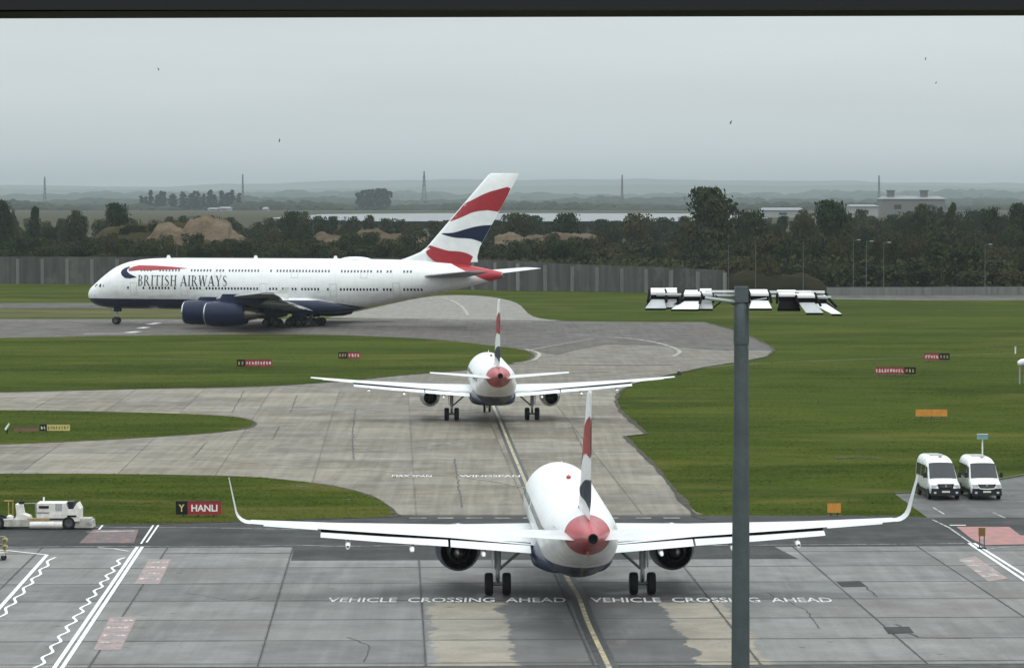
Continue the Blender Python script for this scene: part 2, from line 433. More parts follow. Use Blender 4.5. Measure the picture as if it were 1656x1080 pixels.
def text_mesh(txt, w, h, depth=0.0, bold=.0):
    """lettering as mesh in the XY plane, centred, scaled to w x h"""
    cu = bpy.data.curves.new('lettering', 'FONT'); cu.body = txt; cu.size = 1; cu.resolution_u = 3; cu.offset = bold
    ob = bpy.data.objects.new('lettering_tmp', cu); C.objects.link(ob)
    dg = bpy.context.evaluated_depsgraph_get(); dg.update()
    me = bpy.data.meshes.new_from_object(ob.evaluated_get(dg)); bpy.data.objects.remove(ob)
    xs = [v.co.x for v in me.vertices]; ys = [v.co.y for v in me.vertices]
    cx, cy = (min(xs) + max(xs)) / 2, (min(ys) + max(ys)) / 2; sx_, sy_ = w / (max(xs) - min(xs)), h / (max(ys) - min(ys))
    for v in me.vertices: v.co = ((v.co.x - cx) * sx_, (v.co.y - cy) * sy_, 0)
    me.name = 'lettering'; me.materials.clear()
    return me

# ================================================================== THE GROUND
def terrain_z(x, y):
    t = max(0, min(1, (y - 1700) / 900)); t = t * t * (3 - 2 * t)
    return 8.0 * t
b = MB(); ys = [-600, -100, 60, 130, 300, 600, 900, 1200, 1500] + [1700 + 90 * i for i in range(12)] + [3000, 3600, 4300, 5200, 6500, 8000, 10000, 14000, 20000, 27000, 32500]
xs = [-13000, -7000, -4000, -2500, -1400, -800, -400, -200, 0, 200, 400, 800, 1400, 2500, 4000, 7000, 13000]
b.add([(x, y, terrain_z(x, y)) for y in ys for x in xs], [(j * len(xs) + i, j * len(xs) + i + 1, (j + 1) * len(xs) + i + 1, (j + 1) * len(xs) + i) for j in range(len(ys) - 1) for i in range(len(xs) - 1)])
ground = tag(b.build('ground', 'grass', smooth=80), kind='structure')

# the taxiway and apron: a dark bed with the slabs on it
AX, AY = Vector((math.cos(YAW_T), math.sin(YAW_T), 0)), Vector((-math.sin(YAW_T), math.cos(YAW_T), 0))   # across / along
JO = gp(1347, 941)                                    # a joint crossing
SLAB_W = 7.45 * F_PX / 5700
ROW = [gp(828, yy).y for yy in (1068, 1033, 1000, 969, 941, 914.7)]
SLAB_L = (ROW[-1] - ROW[0]) / 5
def frame_uv(p): d = p - JO; return d.dot(AX), d.dot(AY)
def from_uv(u, v): return JO + AX * u + AY * v
def clip_rect(poly, u0, u1, v0, v1):                  # Sutherland-Hodgman in the slab frame
    def clip(pl, ax, val, sign):
        out = []
        for i in range(len(pl)):
            a, c = pl[i - 1], pl[i]; da, dc = (a[ax] - val) * sign, (c[ax] - val) * sign
            if (da >= 0) != (dc >= 0):
                t = da / (da - dc); out.append((a[0] + (c[0] - a[0]) * t, a[1] + (c[1] - a[1]) * t))
            if dc >= 0: out.append(c)
        return out
    for ax, val, sg in ((0, u0, 1), (0, u1, -1), (1, v0, 1), (1, v1, -1)):
        if len(poly) < 3: return []
        poly = clip(poly, ax, val, sg)
    return poly
def area(pl): return abs(sum(pl[i - 1][0] * pl[i][1] - pl[i][0] * pl[i - 1][1] for i in range(len(pl)))) / 2
FULL = {}
def slabs(parent, poly, mat, gap, ztop, thick=.03):
    pl = [frame_uv(Vector((p[0], p[1], 0))) for p in poly]
    us = [p[0] for p in pl]; vs = [p[1] for p in pl]
    k = 0
    for i in range(math.floor(min(us) / SLAB_W), math.ceil(max(us) / SLAB_W)):
        for j in range(math.floor(min(vs) / SLAB_L), math.ceil(max(vs) / SLAB_L)):
            u0, v0 = i * SLAB_W, j * SLAB_L
            c = clip_rect(pl, u0 + gap / 2, u0 + SLAB_W - gap / 2, v0 + gap / 2, v0 + SLAB_L - gap / 2)
            if len(c) < 3 or area(c) < .3: continue
            dz = rng.uniform(-.004, .004)
            o0 = from_uv(u0, v0)
            if abs(area(c) - (SLAB_W - gap) * (SLAB_L - gap)) < .01:
                key = (mat, gap)
                if key not in FULL:
                    m_ = MB(); e = .012
                    lo = [(gap / 2, gap / 2), (SLAB_W - gap / 2, gap / 2), (SLAB_W - gap / 2, SLAB_L - gap / 2), (gap / 2, SLAB_L - gap / 2)]
                    hi = [(gap / 2 + e, gap / 2 + e), (SLAB_W - gap / 2 - e, gap / 2 + e), (SLAB_W - gap / 2 - e, SLAB_L - gap / 2 - e), (gap / 2 + e, SLAB_L - gap / 2 - e)]
                    vv = [(*q, -thick) for q in lo] + [(*q, -.006) for q in lo] + [(*q, 0) for q in hi]
                    m_.add(vv, [(8, 9, 10, 11)] + [(a, (a + 1) % 4, 4 + (a + 1) % 4, 4 + a) for a in range(4)] + [(4 + a, 4 + (a + 1) % 4, 8 + (a + 1) % 4, 8 + a) for a in range(4)])
                    FULL[key] = m_.mesh('concrete_slab', [mat])
                o = link('concrete_slab', FULL[key], parent, (o0.x, o0.y, ztop + dz), YAW_T)
            else:
                m_ = MB(); top = [(q[0] - u0, q[1] - v0, 0) for q in c]; n = len(top)
                m_.add(top + [(a, d_, -thick) for a, d_, _ in top], [tuple(range(n))] + [(a, (a + 1) % n, n + (a + 1) % n, n + a) for a in range(n)])
                o = link('concrete_slab', m_.mesh('concrete_slab', [mat]), parent, (o0.x, o0.y, ztop + dz), YAW_T)
            k += 1
    return k

def box_uv(u0, u1, v0, v1): return [from_uv(u0, v0), from_uv(u1, v0), from_uv(u1, v1), from_uv(u0, v1)]
vroad0 = frame_uv(gp(828, 906))[1]; vroad0l = frame_uv(gp(300, 886))[1]; vroad0r = frame_uv(gp(1450, 884))[1]
vroad1 = frame_uv(gp(828, 834))[1]
ul, ur = frame_uv(gp(471, 905))[0], frame_uv(gp(1292, 905))[0]
apron_poly = [from_uv(-75, -75), from_uv(40, -75), from_uv(40, vroad0r), from_uv(ur - .6, vroad0r), from_uv(ur, vroad0), from_uv(ul, vroad0), from_uv(ul, vroad0l), from_uv(-75, vroad0l)]
apron = sheet('apron', [from_uv(-75, -110), from_uv(60, -110), from_uv(60, vroad0r + .02), from_uv(ur - .62, vroad0r + .02), from_uv(ur, vroad0 + .02), from_uv(ul, vroad0 + .02), from_uv(ul, vroad0l + .02), from_uv(-75, vroad0l + .02)], .012, 'joint_sealant', kind='structure')
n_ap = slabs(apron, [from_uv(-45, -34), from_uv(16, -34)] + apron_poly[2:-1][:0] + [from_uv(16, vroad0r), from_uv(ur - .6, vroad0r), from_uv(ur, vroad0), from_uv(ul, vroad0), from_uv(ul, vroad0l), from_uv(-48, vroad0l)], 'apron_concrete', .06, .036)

road_poly = [from_uv(-90, vroad0l), from_uv(ul, vroad0l), from_uv(ul, vroad0), from_uv(ur, vroad0), from_uv(ur - .6, vroad0r), from_uv(60, vroad0r)] + [gp(1800, 838)] + gpts([(1505, 838), (1450, 834)]) + [gp(1140, 834), gp(640, 834), gp(480, 842), gp(140, 846)] + [gp(-220, 850)]
road = sheet('service_road', road_poly, .034, 'asphalt', kind='structure')

EDGE_R = [(1138, 840), (1125, 835), (1100, 805), (1060, 755), (1010, 706), (1045, 702), (1020, 680), (1003, 665), (996, 650), (1000, 635), (1020, 622), (1080, 607), (1140, 594), (1210, 583), (1240, 577), (1252, 567), (1245, 560), (1215, 545), (1180, 532), (1140, 521)]
tw = gpts([(-220, 848), (140, 845), (480, 841), (640, 833)] + EDGE_R + [(910, 520.5), (862, 514), (540, 516), (-220, 516)])
taxiway = sheet('taxiway', tw, .010, 'taxi_concrete', kind='structure')
near_tw = gpts([(-40, 846), (140, 844.5), (480, 840.5), (640, 832.5), (1138, 832.5), (1125, 828)] + EDGE_R[2:9] + [(1003, 628), (-40, 628)])
n_tw = slabs(taxiway, near_tw, 'taxi_concrete', .035, .032, .018)
old = sheet('old_taxiway', gpts([(-220, 517), (540, 517), (862, 519), (1140, 522), (1180, 533), (1215, 546), (1245, 560), (1250, 567), (1160, 566), (1060, 558), (980, 557), (930, 566), (900, 574), (860, 566), (760, 553), (640, 545), (300, 542), (-220, 548)]), .040, 'old_asphalt', kind='structure')
pad = sheet('connecting_taxiway', smooth_poly(gpts([(530, 514), (600, 499), (680, 482), (735, 477.5), (790, 480), (835, 490), (862, 512), (912, 519)]), 4, False), .03, 'pale_concrete', kind='structure')
sheet('perimeter_path', gpts([(-220, 490), (300, 490), (560, 492), (560, 498), (-220, 498.5)]), .012, 'old_asphalt', kind='structure')
sheet('dry_verge', gpts([(-220, 499.5), (570, 499), (540, 513), (-220, 514.5)]), .016, 'dry_grass', kind='structure', jitter=.5)
sheet('perimeter_road', gpts([(1335, 478), (1460, 477), (1900, 477), (1900, 485), (1500, 486), (1335, 484)]), .012, 'old_asphalt', kind='structure')
far_road = [o for o in C.objects if o.name == 'perimeter_road'][0]
ribbon('painted_line', gpts([(1340, 483), (1480, 484.5), (1900, 484)]), 1.2, .03, 'line_cream', far_road)
parking = sheet('van_parking', gpts([(1447, 799), (1470, 798), (1560, 797), (1600, 779), (1660, 769), (1800, 768), (1800, 837), (1500, 837.5)]), .026, 'apron_concrete', kind='structure')

# grass islands
isl = [[(-220, 549), (0, 547), (300, 542), (500, 541.5), (640, 546), (740, 553), (800, 560), (845, 566), (862, 573), (858, 580), (838, 587), (760, 598), (650, 607), (560, 616), (420, 625), (200, 630), (0, 635), (-220, 638)],
       [(-220, 662), (0, 664), (150, 666), (300, 670), (380, 675), (410, 683), (405, 691), (360, 699), (250, 707), (120, 714), (0, 719), (-220, 726)],
       [(-220, 768), (0, 767), (150, 767), (300, 769), (420, 773), (520, 784), (585, 798), (622, 815), (636, 830), (630, 836), (480, 841), (250, 848), (140, 849), (-220, 852)]]
for i, p in enumerate(isl):
    sheet('grass_island', smooth_poly(gpts(p), 5), .055, 'grass', kind='structure', jitter=.16, skirt=.05)

paint_mask('mud', (.024, .023, .013), (.06, .053, .036), .4, .6, .8, .03)
def verge(pts, closed=True):
    if closed: pts = pts + [pts[0]]
    d_ = []
    for a, c in zip(pts, pts[1:]):
        k = max(1, int((c - a).length / 1.6)); d_ += [a.lerp(c, j / k) for j in range(k)]
    ribbon('muddy_edge', d_, [max(.15, .4 + .45 * mnoise.noise(Vector((q.x * .4, q.y * .25, 2)))) for q in d_], .058, 'mud', kind='structure')
for q in isl: verge(smooth_poly(gpts(q), 5))
verge(gpts(EDGE_R), False)
def crack(parent, l, w=.05):
    g = gpts(l); d_ = []
    for a, c in zip(g, g[1:]):
        k = max(2, int((c - a).length / .7)); d_ += [a.lerp(c, j / k) + Vector((rng.uniform(-.09, .09), rng.uniform(-.22, .22), 0)) for j in range(k)]
    ribbon('sealed_crack', d_, [w * rng.uniform(.5, 1.8) for _ in d_], .0455, 'joint_sealant', parent)
crack(apron, [(1450, 1010), (1468, 1022), (1485, 1032), (1600, 1034)], .1); crack(apron, [(1390, 940), (1402, 952), (1420, 968)], .09)
crack(apron, [(300, 960), (380, 972), (440, 966)]); crack(apron, [(560, 1030), (600, 1046), (590, 1075)]); crack(apron, [(1240, 960), (1300, 985), (1330, 1020)])
for l in ([(575, 662), (570, 700), (572, 745)], [(735, 742), (742, 790), (748, 822)], [(925, 690), (945, 730), (955, 748)], [(395, 632), (385, 650), (375, 668)], [(452, 690), (440, 712)], [(335, 715), (310, 742)], [(480, 640), (470, 668)]): crack(taxiway, l, .07)

# real tufts standing in the grass, thickest where we look closest
def inside(p, poly):
    c = False
    for i in range(len(poly)):
        a, b_ = poly[i - 1], poly[i]
        if (a.y > p.y) != (b_.y > p.y) and p.x < (b_.x - a.x) * (p.y - a.y) / (b_.y - a.y) + a.x: c = not c
    return c
isl_w = [smooth_poly(gpts(q), 3) for q in isl]
field_w = gpts([(1150, 836)] + EDGE_R[1:] + [(1700, 500), (1700, 765), (1600, 776), (1560, 794), (1445, 796), (1495, 836)])
r = random.Random(11); m_ = MB(); nt_ = 0
while nt_ < 42000:
    py = 490 + 362 * r.random() ** .8; px = r.uniform(-30, 1690); p = gp(px, py)
    on = any(inside(p, q) for q in isl_w); 
    if not on and not inside(p, field_w): continue
    if mnoise.noise(Vector((p.x * .12, p.y * .05, 0))) + r.uniform(-.5, .6) < 0: continue
    z0 = .056 if on else 0.002; hh = r.uniform(.02, .06); w = r.uniform(.03, .13); a = r.uniform(-.5, .5); dx, dy = math.cos(a) * w, math.sin(a) * w; lx, ly = r.uniform(-.06, .06), r.uniform(.03, .16)
    m_.add([(p.x - dx, p.y - dy, z0), (p.x + dx, p.y + dy, z0), (p.x + dx * .6 + lx, p.y + dy + ly, z0 + hh * r.uniform(.6, 1)), (p.x - dx * .5 + lx, p.y - dy + ly, z0 + hh)], [(0, 1, 2, 3)]); nt_ += 1
me = bpy.data.meshes.new('grass_tufts'); me.from_pydata(m_.v, [], m_.f); me.materials.append(MATS['grass'])
tag(link('grass_tufts', me), 'rough tufts of grass on the airfield', 'grass', kind='stuff')

# kerb behind the van parking, black because its shadow is painted in
k_ = ribbon('kerb', gpts([(1447, 798.5), (1470, 797.5), (1560, 796.5), (1600, 778.5), (1660, 768.5), (1800, 767.5)]), .3, .13, 'line_black', kind='structure')

# ---------------------------------------------------------------- painted markings (parts of the surfaces they lie on)
ZL = .048
def line(pts, w, mat, parent, z=ZL, k=1, name='painted_line'):
    g = gpts(pts)
    if k > 1: g = smooth_poly(g, k, False)
    return ribbon(name, g, w, z, mat, parent)
CL = [(1003, 1120), (985, 1080), (952, 1010), (935, 965), (915, 930), (880, 850), (850, 781), (825, 722), (808, 680), (797, 655), (790, 630), (792, 605), (815, 585), (860, 566), (960, 548)]
line(CL[:6], .85, 'line_black', apron, ZL, 6, 'centre_line_border'); line(CL[:6], .24, 'line_yellow', apron, ZL + .004, 6, 'centre_line')
line(CL[5:], .75, 'line_black', taxiway, ZL + .001, 6, 'centre_line_border'); line(CL[5:], .24, 'line_yellow', taxiway, ZL + .005, 6, 'centre_line')
line([(300, 742), (450, 752), (570, 759), (690, 768), (770, 775), (850, 790), (868, 800)], .16, 'line_cream', taxiway, ZL + .01, 5)
line([(560, 733), (690, 722), (760, 712)], .2, 'line_cream', taxiway, ZL + .01, 4)
line([(930, 541), (1000, 546), (1050, 552), (1082, 560), (1099, 569), (1088, 577)], .55, 'line_cream', old, ZL, 6)
line([(700, 479.5), (728, 485), (748, 497), (757, 510)], .6, 'line_cream', pad, ZL, 5)
line([(-200, 519.5), (200, 519.5), (560, 518), (860, 521)], .8, 'line_cream', old, ZL, 3)
line([(135, 540), (222, 539.5)], .55, 'line_white', old)
for a, c in (((206, 538), (224, 536.5)), ((226, 531), (238, 529.5)), ((240, 525), (256, 522.5))): line([a, c], 1.3, 'line_white', old)
for a, c, w in (((900, 590), (1090, 590), 1.2), ((860, 604), (985, 601), 1.1), ((935, 597), (1010, 596), .5)): line([a, c], w, 'paint_pink', taxiway, ZL + .012, name='painted_patch')
line([(830, 588), (862, 583), (872, 572), (850, 565)], .5, 'line_cream', taxiway, ZL + .012, 5)
# service road
line([(150, 853.5), (330, 854), (480, 857)], .13, 'line_white_worn', road, .05, 4)
line([(-60, 886), (150, 884.5), (370, 884), (480, 882.5), (560, 884), (700, 882)], .14, 'line_white_worn', road, .05, 5)
line([(1120, 883), (1250, 882), (1400, 881), (1560, 879.5)], .15, 'line_white_worn', road, .05, 4)
for x0, x1 in ((662, 690), (708, 733), (754, 780), (800, 826), (846, 856), (985, 1000), (1028, 1053), (1073, 1100)): line([(x0, 838.3), (x1, 838.3)], .45, 'line_cream', road, .05, name='painted_dash')
sheet('painted_patch', gpts([(150, 857), (224, 857), (217, 879), (128, 879)]), .046, 'paint_red_worn', road)
line([(140, 861), (218, 859)], .35, 'line_white_worn', road, .051)
sheet('painted_patch', gpts([(1547, 852.5), (1632, 852.5), (1650, 866), (1700, 868), (1700, 880), (1592, 882), (1571, 872)]), .046, 'paint_red', road)
line([(1536, 850), (1562, 850)], .4, 'line_white', road, .05)
for a, c in (((248, 850), (228, 880)), ((256, 850), (237, 878)), ((166, 850), (160, 857))): line([a, c], .12, 'line_white', road, .051)
line([(1508, 841), (1535, 854), (1572, 880)], .13, 'line_white_worn', road, .05)
# apron
line([(80, 1092), (222, 885)], .2, 'line_white', apron); line([(93, 1092), (230, 885)], .2, 'line_white', apron)
line([(-60, 1050), (0, 983), (76, 898)], .22, 'line_white', apron); line([(-40, 889), (12, 891), (76, 898)], .22, 'line_white', apron, ZL + .004)
line([(1567, 879), (1680, 955)], .2, 'line_white', apron); line([(1575, 879), (1690, 951)], .2, 'line_white', apron)
line([(158, 886), (185, 888), (208, 892)], .14, 'line_white', apron)
line([(1592, 890), (1615, 886), (1640, 884), (1665, 884)], .1, 'line_white_worn', apron)
def zigzag(p0, p1, n, amp):
    a, c = gp(*p0), gp(*p1); d = (c - a); t = d.normalized(); nn = Vector((-t.y, t.x, 0)); pts = []
    for i in range(n + 1):
        pts.append(a + d * (i / n) + nn * (amp if i % 2 else -amp) + t * rng.uniform(-.15, .15))
    return ribbon('zigzag_line', smooth_poly(pts, 3, False), .15, ZL + .002, 'line_white', apron)
zigzag((52, 1092), (198, 902), 26, .15); zigzag((-27, 1030), (86, 902), 16, .14)
pinkA = [(241, 905), (277, 905), (257, 945), (217, 945)]; pinkB = [(178, 998), (222, 998), (195, 1052), (151, 1052)]; pinkC = [(1550, 905), (1578, 900), (1630, 936), (1598, 941)]
for q in (pinkA, pinkB, pinkC):
    sheet('painted_patch', gpts(q), .044, 'paint_pink', apron)
    a, b_, c, d = gpts(q)
    for t0 in (.12, .34, .58, .8):                     # rows of worn white lettering
        p, r_ = a.lerp(d, t0), b_.lerp(c, t0)
        tt = .1
        while tt < .86:
            t1 = tt + rng.uniform(.06, .2)
            ribbon('worn_lettering', [p.lerp(r_, tt), p.lerp(r_, min(.92, t1))], rng.uniform(.3, .8), .05, 'line_white_worn', apron); tt = t1 + rng.uniform(.03, .09)
def ground_text(txt, x0, x1, yc, depth, parent, z=ZL + .004, bold=.01, mat='text_white'):
    a, c = gp(x0, yc), gp(x1, yc)
    me = text_mesh(txt, (c - a).length, depth, bold=bold); me.materials.append(MATS[mat])
    return link('painted_lettering', me, parent, ((a.x + c.x) / 2, (a.y + c.y) / 2, z), math.atan2(c.y - a.y, c.x - a.x))
ground_text('VEHICLE  CROSSING  AHEAD', 530, 915, 971, 2.1, apron)
ground_text('VEHICLE  CROSSING  AHEAD', 955, 1345, 971, 2.1, apron)
ground_text('MAX SPAN', 634, 698, 770.5, 1.9, taxiway, ZL + .006); ground_text('WINGSPAN', 743, 841, 770.5, 1.9, taxiway, ZL + .006)
for q in ([(1509, 821), (1527, 832)], [(1606, 829), (1625, 838)], [(1620, 811), (1680, 812)], [(1630, 802), (1680, 802)]): line(q, .13, 'line_white_worn', parking, .04)
# patched slabs on the right, drain strip through the grass, drainage scars
for q in ([(1352, 941), (1390, 940), (1402, 949), (1362, 950)], [(1428, 1015), (1470, 1014), (1478, 1024), (1437, 1026)]): sheet('patched_slab', gpts(q), .046, 'asphalt', apron)
ribbon('drain_strip', gpts([(1138, 594.5), (1230, 587), (1400, 581), (1497, 577.5), (1540, 574.5), (1640, 571)]), .35, .02, 'pale_concrete', kind='structure')
for q in ([(1352, 741), (1390, 739), (1422, 741)], [(420, 583), (470, 585)], [(555, 808), (580, 808.5)], [(470, 786), (500, 788)], [(235, 580), (340, 583)]):
    ribbon('drain_grating', gpts(q), .5, .062, 'joint_sealant', kind='structure')

# ================================================================== BEYOND THE AIRFIELD
def zpx(py, d): return H_CAM - (py - Y_HOR) * d / F_PX
def xpx(px, d): return (px - 828) / F_PX * d

# noise barrier: panels between buttress posts
bar_px = [(-60, 458, 415), (400, 462, 416), (700, 467, 417.5), (834, 470, 422.5), (923, 471, 427), (1005, 472.5, 430.5), (1077, 474, 433), (1141, 475, 435.5), (1172, 475.5, 437)]
barrier = empty('noise_barrier', gp(560, 465), label='long grey concrete barrier wall with pale posts behind the airliners', cat='wall')
bpts = [(gp(x, yb), zpx(yt, gp(x, yb).y)) for x, yb, yt in bar_px]
lens = [0]
for i in range(1, len(bpts)): lens.append(lens[-1] + (bpts[i][0] - bpts[i - 1][0]).length)
def bar_at(s):
    for i in range(1, len(bpts)):
        if s <= lens[i] + 1e-6:
            t = (s - lens[i - 1]) / (lens[i] - lens[i - 1]); return bpts[i - 1][0].lerp(bpts[i][0], t), bpts[i - 1][1] + (bpts[i][1] - bpts[i - 1][1]) * t
PST = 6.9; npan = int(lens[-1] / PST)
for i in range(npan + 1):
    p, h = bar_at(min(lens[-1], lens[-1] - (npan - i) * PST))
    p = p - barrier.location
    MB().box((p.x, p.y - .1, h / 2 - .25), (.85, .7, h - .5)).build('buttress_post', 'barrier_post', barrier)
    if i < npan:
        q, h2 = bar_at(min(lens[-1], lens[-1] - (npan - i - 1) * PST)); q = q - barrier.location
        m_ = MB(); d = (q - p).normalized(); nn = Vector((-d.y, d.x, 0)) * .15; a, c = p + d * .02, q - d * .02
        vs = [a - nn, c - nn, c + nn, a + nn]; m_.add([(v.x, v.y, 0) for v in vs] + [(vs[0].x, vs[0].y, h), (vs[1].x, vs[1].y, h2), (vs[2].x, vs[2].y, h2), (vs[3].x, vs[3].y, h)], [(3, 2, 1, 0), (4, 5, 6, 7), (0, 1, 5, 4), (1, 2, 6, 5), (2, 3, 7, 6), (3, 0, 4, 7)])
        m_.build('wall_panel', 'barrier_concrete', barrier)

lw = empty('low_wall', gp(1480, 477), label='low pale concrete wall along the road at right edge', cat='wall')
a, c = gp(1337, 477.5) - lw.location, gp(1800, 476) - lw.location
nseg = 9
for i in range(nseg):
    p, q = a.lerp(c, i / nseg), a.lerp(c, (i + 1) / nseg); hh = 1.75
    MB().box(((p.x + q.x) / 2, (p.y + q.y) / 2, hh / 2), ((q - p).length - .06, .3, hh), rz=math.atan2(q.y - p.y, q.x - p.x)).build('wall_panel', 'low_wall', lw)

def mound(name, label, px0, px1, d, prof, mat, depth, seed, cat='mound', rough=.7):
    """earth heap: prof is a list of (photo x, photo y of the crest)"""
    x0, x1 = xpx(px0, d), xpx(px1, d); nx, ny = 90, 26; vs = []
    pr = [(xpx(a, d), zpx(c, d)) for a, c in prof]
    for j in range(ny + 1):
        for i in range(nx + 1):
            x = x0 + (x1 - x0) * i / nx; t = j / ny
            z = 0
            for (a, za), (c, zc_) in zip(pr, pr[1:]):
                if a <= x <= c: k = (x - a) / (c - a); k = k * k * (3 - 2 * k); z = za + (zc_ - za) * k
            e = math.sin(math.pi * min(1, t * 1.15 if t < .43 else .5 + (t - .43) * .877)) ** .8
            n = mnoise.fractal(Vector((x * .11, t * depth * .11, seed)), 1, 2, 5)
            vs.append((x, d - depth / 2 + depth * t, max(-.3, z * e + n * rough * e * 1.2 - .3 * (1 - e))))
    m_ = MB().add(vs, [(j * (nx + 1) + i, j * (nx + 1) + i + 1, (j + 1) * (nx + 1) + i + 1, (j + 1) * (nx + 1) + i) for j in range(ny) for i in range(nx)])
    return tag(m_.build(name, mat, smooth=50), label, cat)
mound('earth_mound', 'big scrub-covered brown earth mound behind the barrier wall at left', 90, 500, 1080, [(90, 420), (140, 400), (180, 372), (210, 362), (260, 360), (340, 362), (400, 385), (440, 400), (500, 415)], 'scrub', 70, 1, rough=1.6)
mound('spoil_heap', 'tan bare spoil heap with pale cut face on the left mound', 288, 402, 1035, [(288, 380), (312, 362), (336, 352), (352, 356), (372, 358), (378, 372), (390, 384), (402, 392)], 'bare_earth', 34, 2, 'heap', 2.0)
mound('spoil_heap', 'small tan earth heap left of the pale spoil heap', 240, 310, 1030, [(240, 380), (258, 360), (278, 357), (292, 368), (310, 384)], 'bare_earth', 30, 5, 'heap', 1.6)
mound('earth_bank', 'pale brown earth bank among trees behind the airliner fuselage', 500, 705, 1120, [(500, 392), (525, 382), (560, 384), (585, 376), (605, 372), (640, 378), (680, 382), (705, 395)], 'bare_earth', 46, 3, 'mound', 1.8)
mound('earth_bank', 'brown earth bank among trees right of the tall tail fin', 800, 985, 1120, [(800, 384), (830, 379), (860, 383), (900, 378), (950, 378), (970, 384), (985, 400)], 'bare_earth', 46, 4, 'mound', 1.8)
mound('grass_berm', 'dark brown grass berm behind the floodlight mast head', 1165, 1345, 800, [(1165, 456), (1185, 444), (1230, 441), (1290, 442), (1320, 450), (1345, 466)], 'dark_scrub', 26, 6, 'bank', 1.0)

sheet('woodland_floor', [(-300, 915), (-130, 905), (0, 832), (50, 802), (60, 781), (300, 781), (420, 1690), (-420, 1690)], .02, 'dark_scrub', kind='structure')
# ------------------------------------------------------------ trees
def crown_mesh(name, seed, h, w, lobes, leaves, leaf, mat, shape='round', base=.22):
    r = random.Random(seed); m_ = MB(); cs = []
    for i in range(lobes):
        t = r.random(); ang = r.random() * 2 * math.pi
        zz = base + (.86 - base) * (t ** .85)
        env = {'round': math.sqrt(max(.03, 1 - ((zz - .46) / .46) ** 2)), 'column': .9 if zz < .85 else .5, 'cone': max(.12, 1.25 * (1 - zz))}[shape]
        rr = env * math.sqrt(r.random()) * .8
        cs.append((Vector((math.cos(ang) * rr * w / 2, math.sin(ang) * rr * w / 2, zz * h)), (.16 + .13 * r.random()) * w * (.7 if shape == 'column' else 1)))
    for c, rad in cs:
        for k in range(leaves):
            d = Vector((r.gauss(0, 1), r.gauss(0, 1), r.gauss(0, 1) * .85 + .18)).normalized()
            p = c + d * rad * (.55 + .5 * r.random()); p.z = p.z if p.z < h * .93 else h * .93 + (p.z - h * .93) * .35
            n = (d + Vector((r.gauss(0, .5), r.gauss(0, .5), r.gauss(0, .5)))).normalized()
            a = n.orthogonal().normalized(); a = Matrix.Rotation(r.random() * 6.28, 3, n) @ a; q = n.cross(a)
            s1, s2 = leaf * (.6 + .8 * r.random()), leaf * (.4 + .5 * r.random())
            m_.add([p - a * s1, p - q * s2, p + a * s1, p + q * s2], [(0, 1, 2, 3)])
    me = bpy.data.meshes.new(name); me.from_pydata(m_.v, [], m_.f); me.materials.append(MATS[mat]); return me
def trunk_mesh(seed, h, w, base=.22):
    r = random.Random(seed); m_ = MB(); rt = .028 * h
    m_.tube([(0, 0, -.3), (.02 * w, 0, h * .12), (-.01 * w, .01 * w, h * .35), (.02 * w, 0, h * .7)], [rt * 1.3, rt, rt * .8, rt * .3], n=7)
    for k in range(6):
        a = r.random() * 6.28; z0 = h * (.22 + .08 * k)
        m_.tube([(0, 0, z0), (math.cos(a) * w * .18, math.sin(a) * w * .18, z0 + h * .09), (math.cos(a) * w * .34, math.sin(a) * w * .34, z0 + h * .2)], [rt * .5, rt * .35, rt * .12], n=5)
    return m_.mesh('trunk', ['bark'])
VAR = []
for k, (shape, wd, lob, mt) in enumerate([('round', 11, 26, 'leaf_dark'), ('round', 9, 22, 'leaf_mid'), ('round', 13, 30, 'leaf_dark'), ('column', 6, 24, 'leaf_mid'), ('round', 10, 20, 'leaf_dark'), ('cone', 7.5, 22, 'leaf_dark'), ('round', 12, 24, 'leaf_mid')]):
    VAR.append((crown_mesh('crown', 100 + k, 12, wd, lob, 95, .42, mt, shape, .12 if k in (4, 6) else .2), trunk_mesh(200 + k, 12, wd), wd))
FARV = [(crown_mesh('crown', 300 + k, 12, wd, lob, 60, .75, 'leaf_far', shape, .05), wd) for k, (shape, wd, lob) in enumerate([('round', 11, 16), ('column', 3.2, 16), ('column', 8, 22), ('round', 14, 18)])]
LANDMARKS = [(0, 'the left edge'), (73, 'the faint pylon'), (135, 'the broad left tree'), (190, 'the dome-shaped tree'), (262, 'the left poplars'), (335, 'the right poplars'), (393, 'the thin dark mast'), (440, 'the lettering end'), (500, 'the fuselage middle'), (560, 'the square clump edge'), (620, 'the square tree clump'), (686, 'the lattice pylon'), (735, 'the fin leading edge'), (790, 'the tail fin top'), (836, 'the tree by the fin'), (880, 'the far tailplane tip'), (915, 'the second rounded tree'), (965, 'the brown bank end'), (1006, 'the thin centre pylon'), (1060, 'the left lamp cluster'), (1105, 'the bushy leaning tree'), (1150, 'the tallest tree'), (1200, 'the floodlight mast'), (1250, 'the right lamp cluster'), (1302, 'the olive tree'), (1344, 'the large rounded tree'), (1390, 'the pair of lamp posts'), (1421, 'the warehouse mast'), (1465, 'the warehouse'), (1500, 'the right roof vent'), (1537, 'the column-shaped tree'), (1593, 'the rightmost lamp'), (1656, 'the right edge')]
def where(x):
    q, nm = min(LANDMARKS, key=lambda l: abs(l[0] - x)); dx = x - q
    return ('in line with ' if abs(dx) < 9 else 'just left of ' if dx < 0 else 'just right of ') + nm
SHAPES = ['rounded', 'loose', 'broad', 'slim', 'dense', 'pointed', 'spreading']
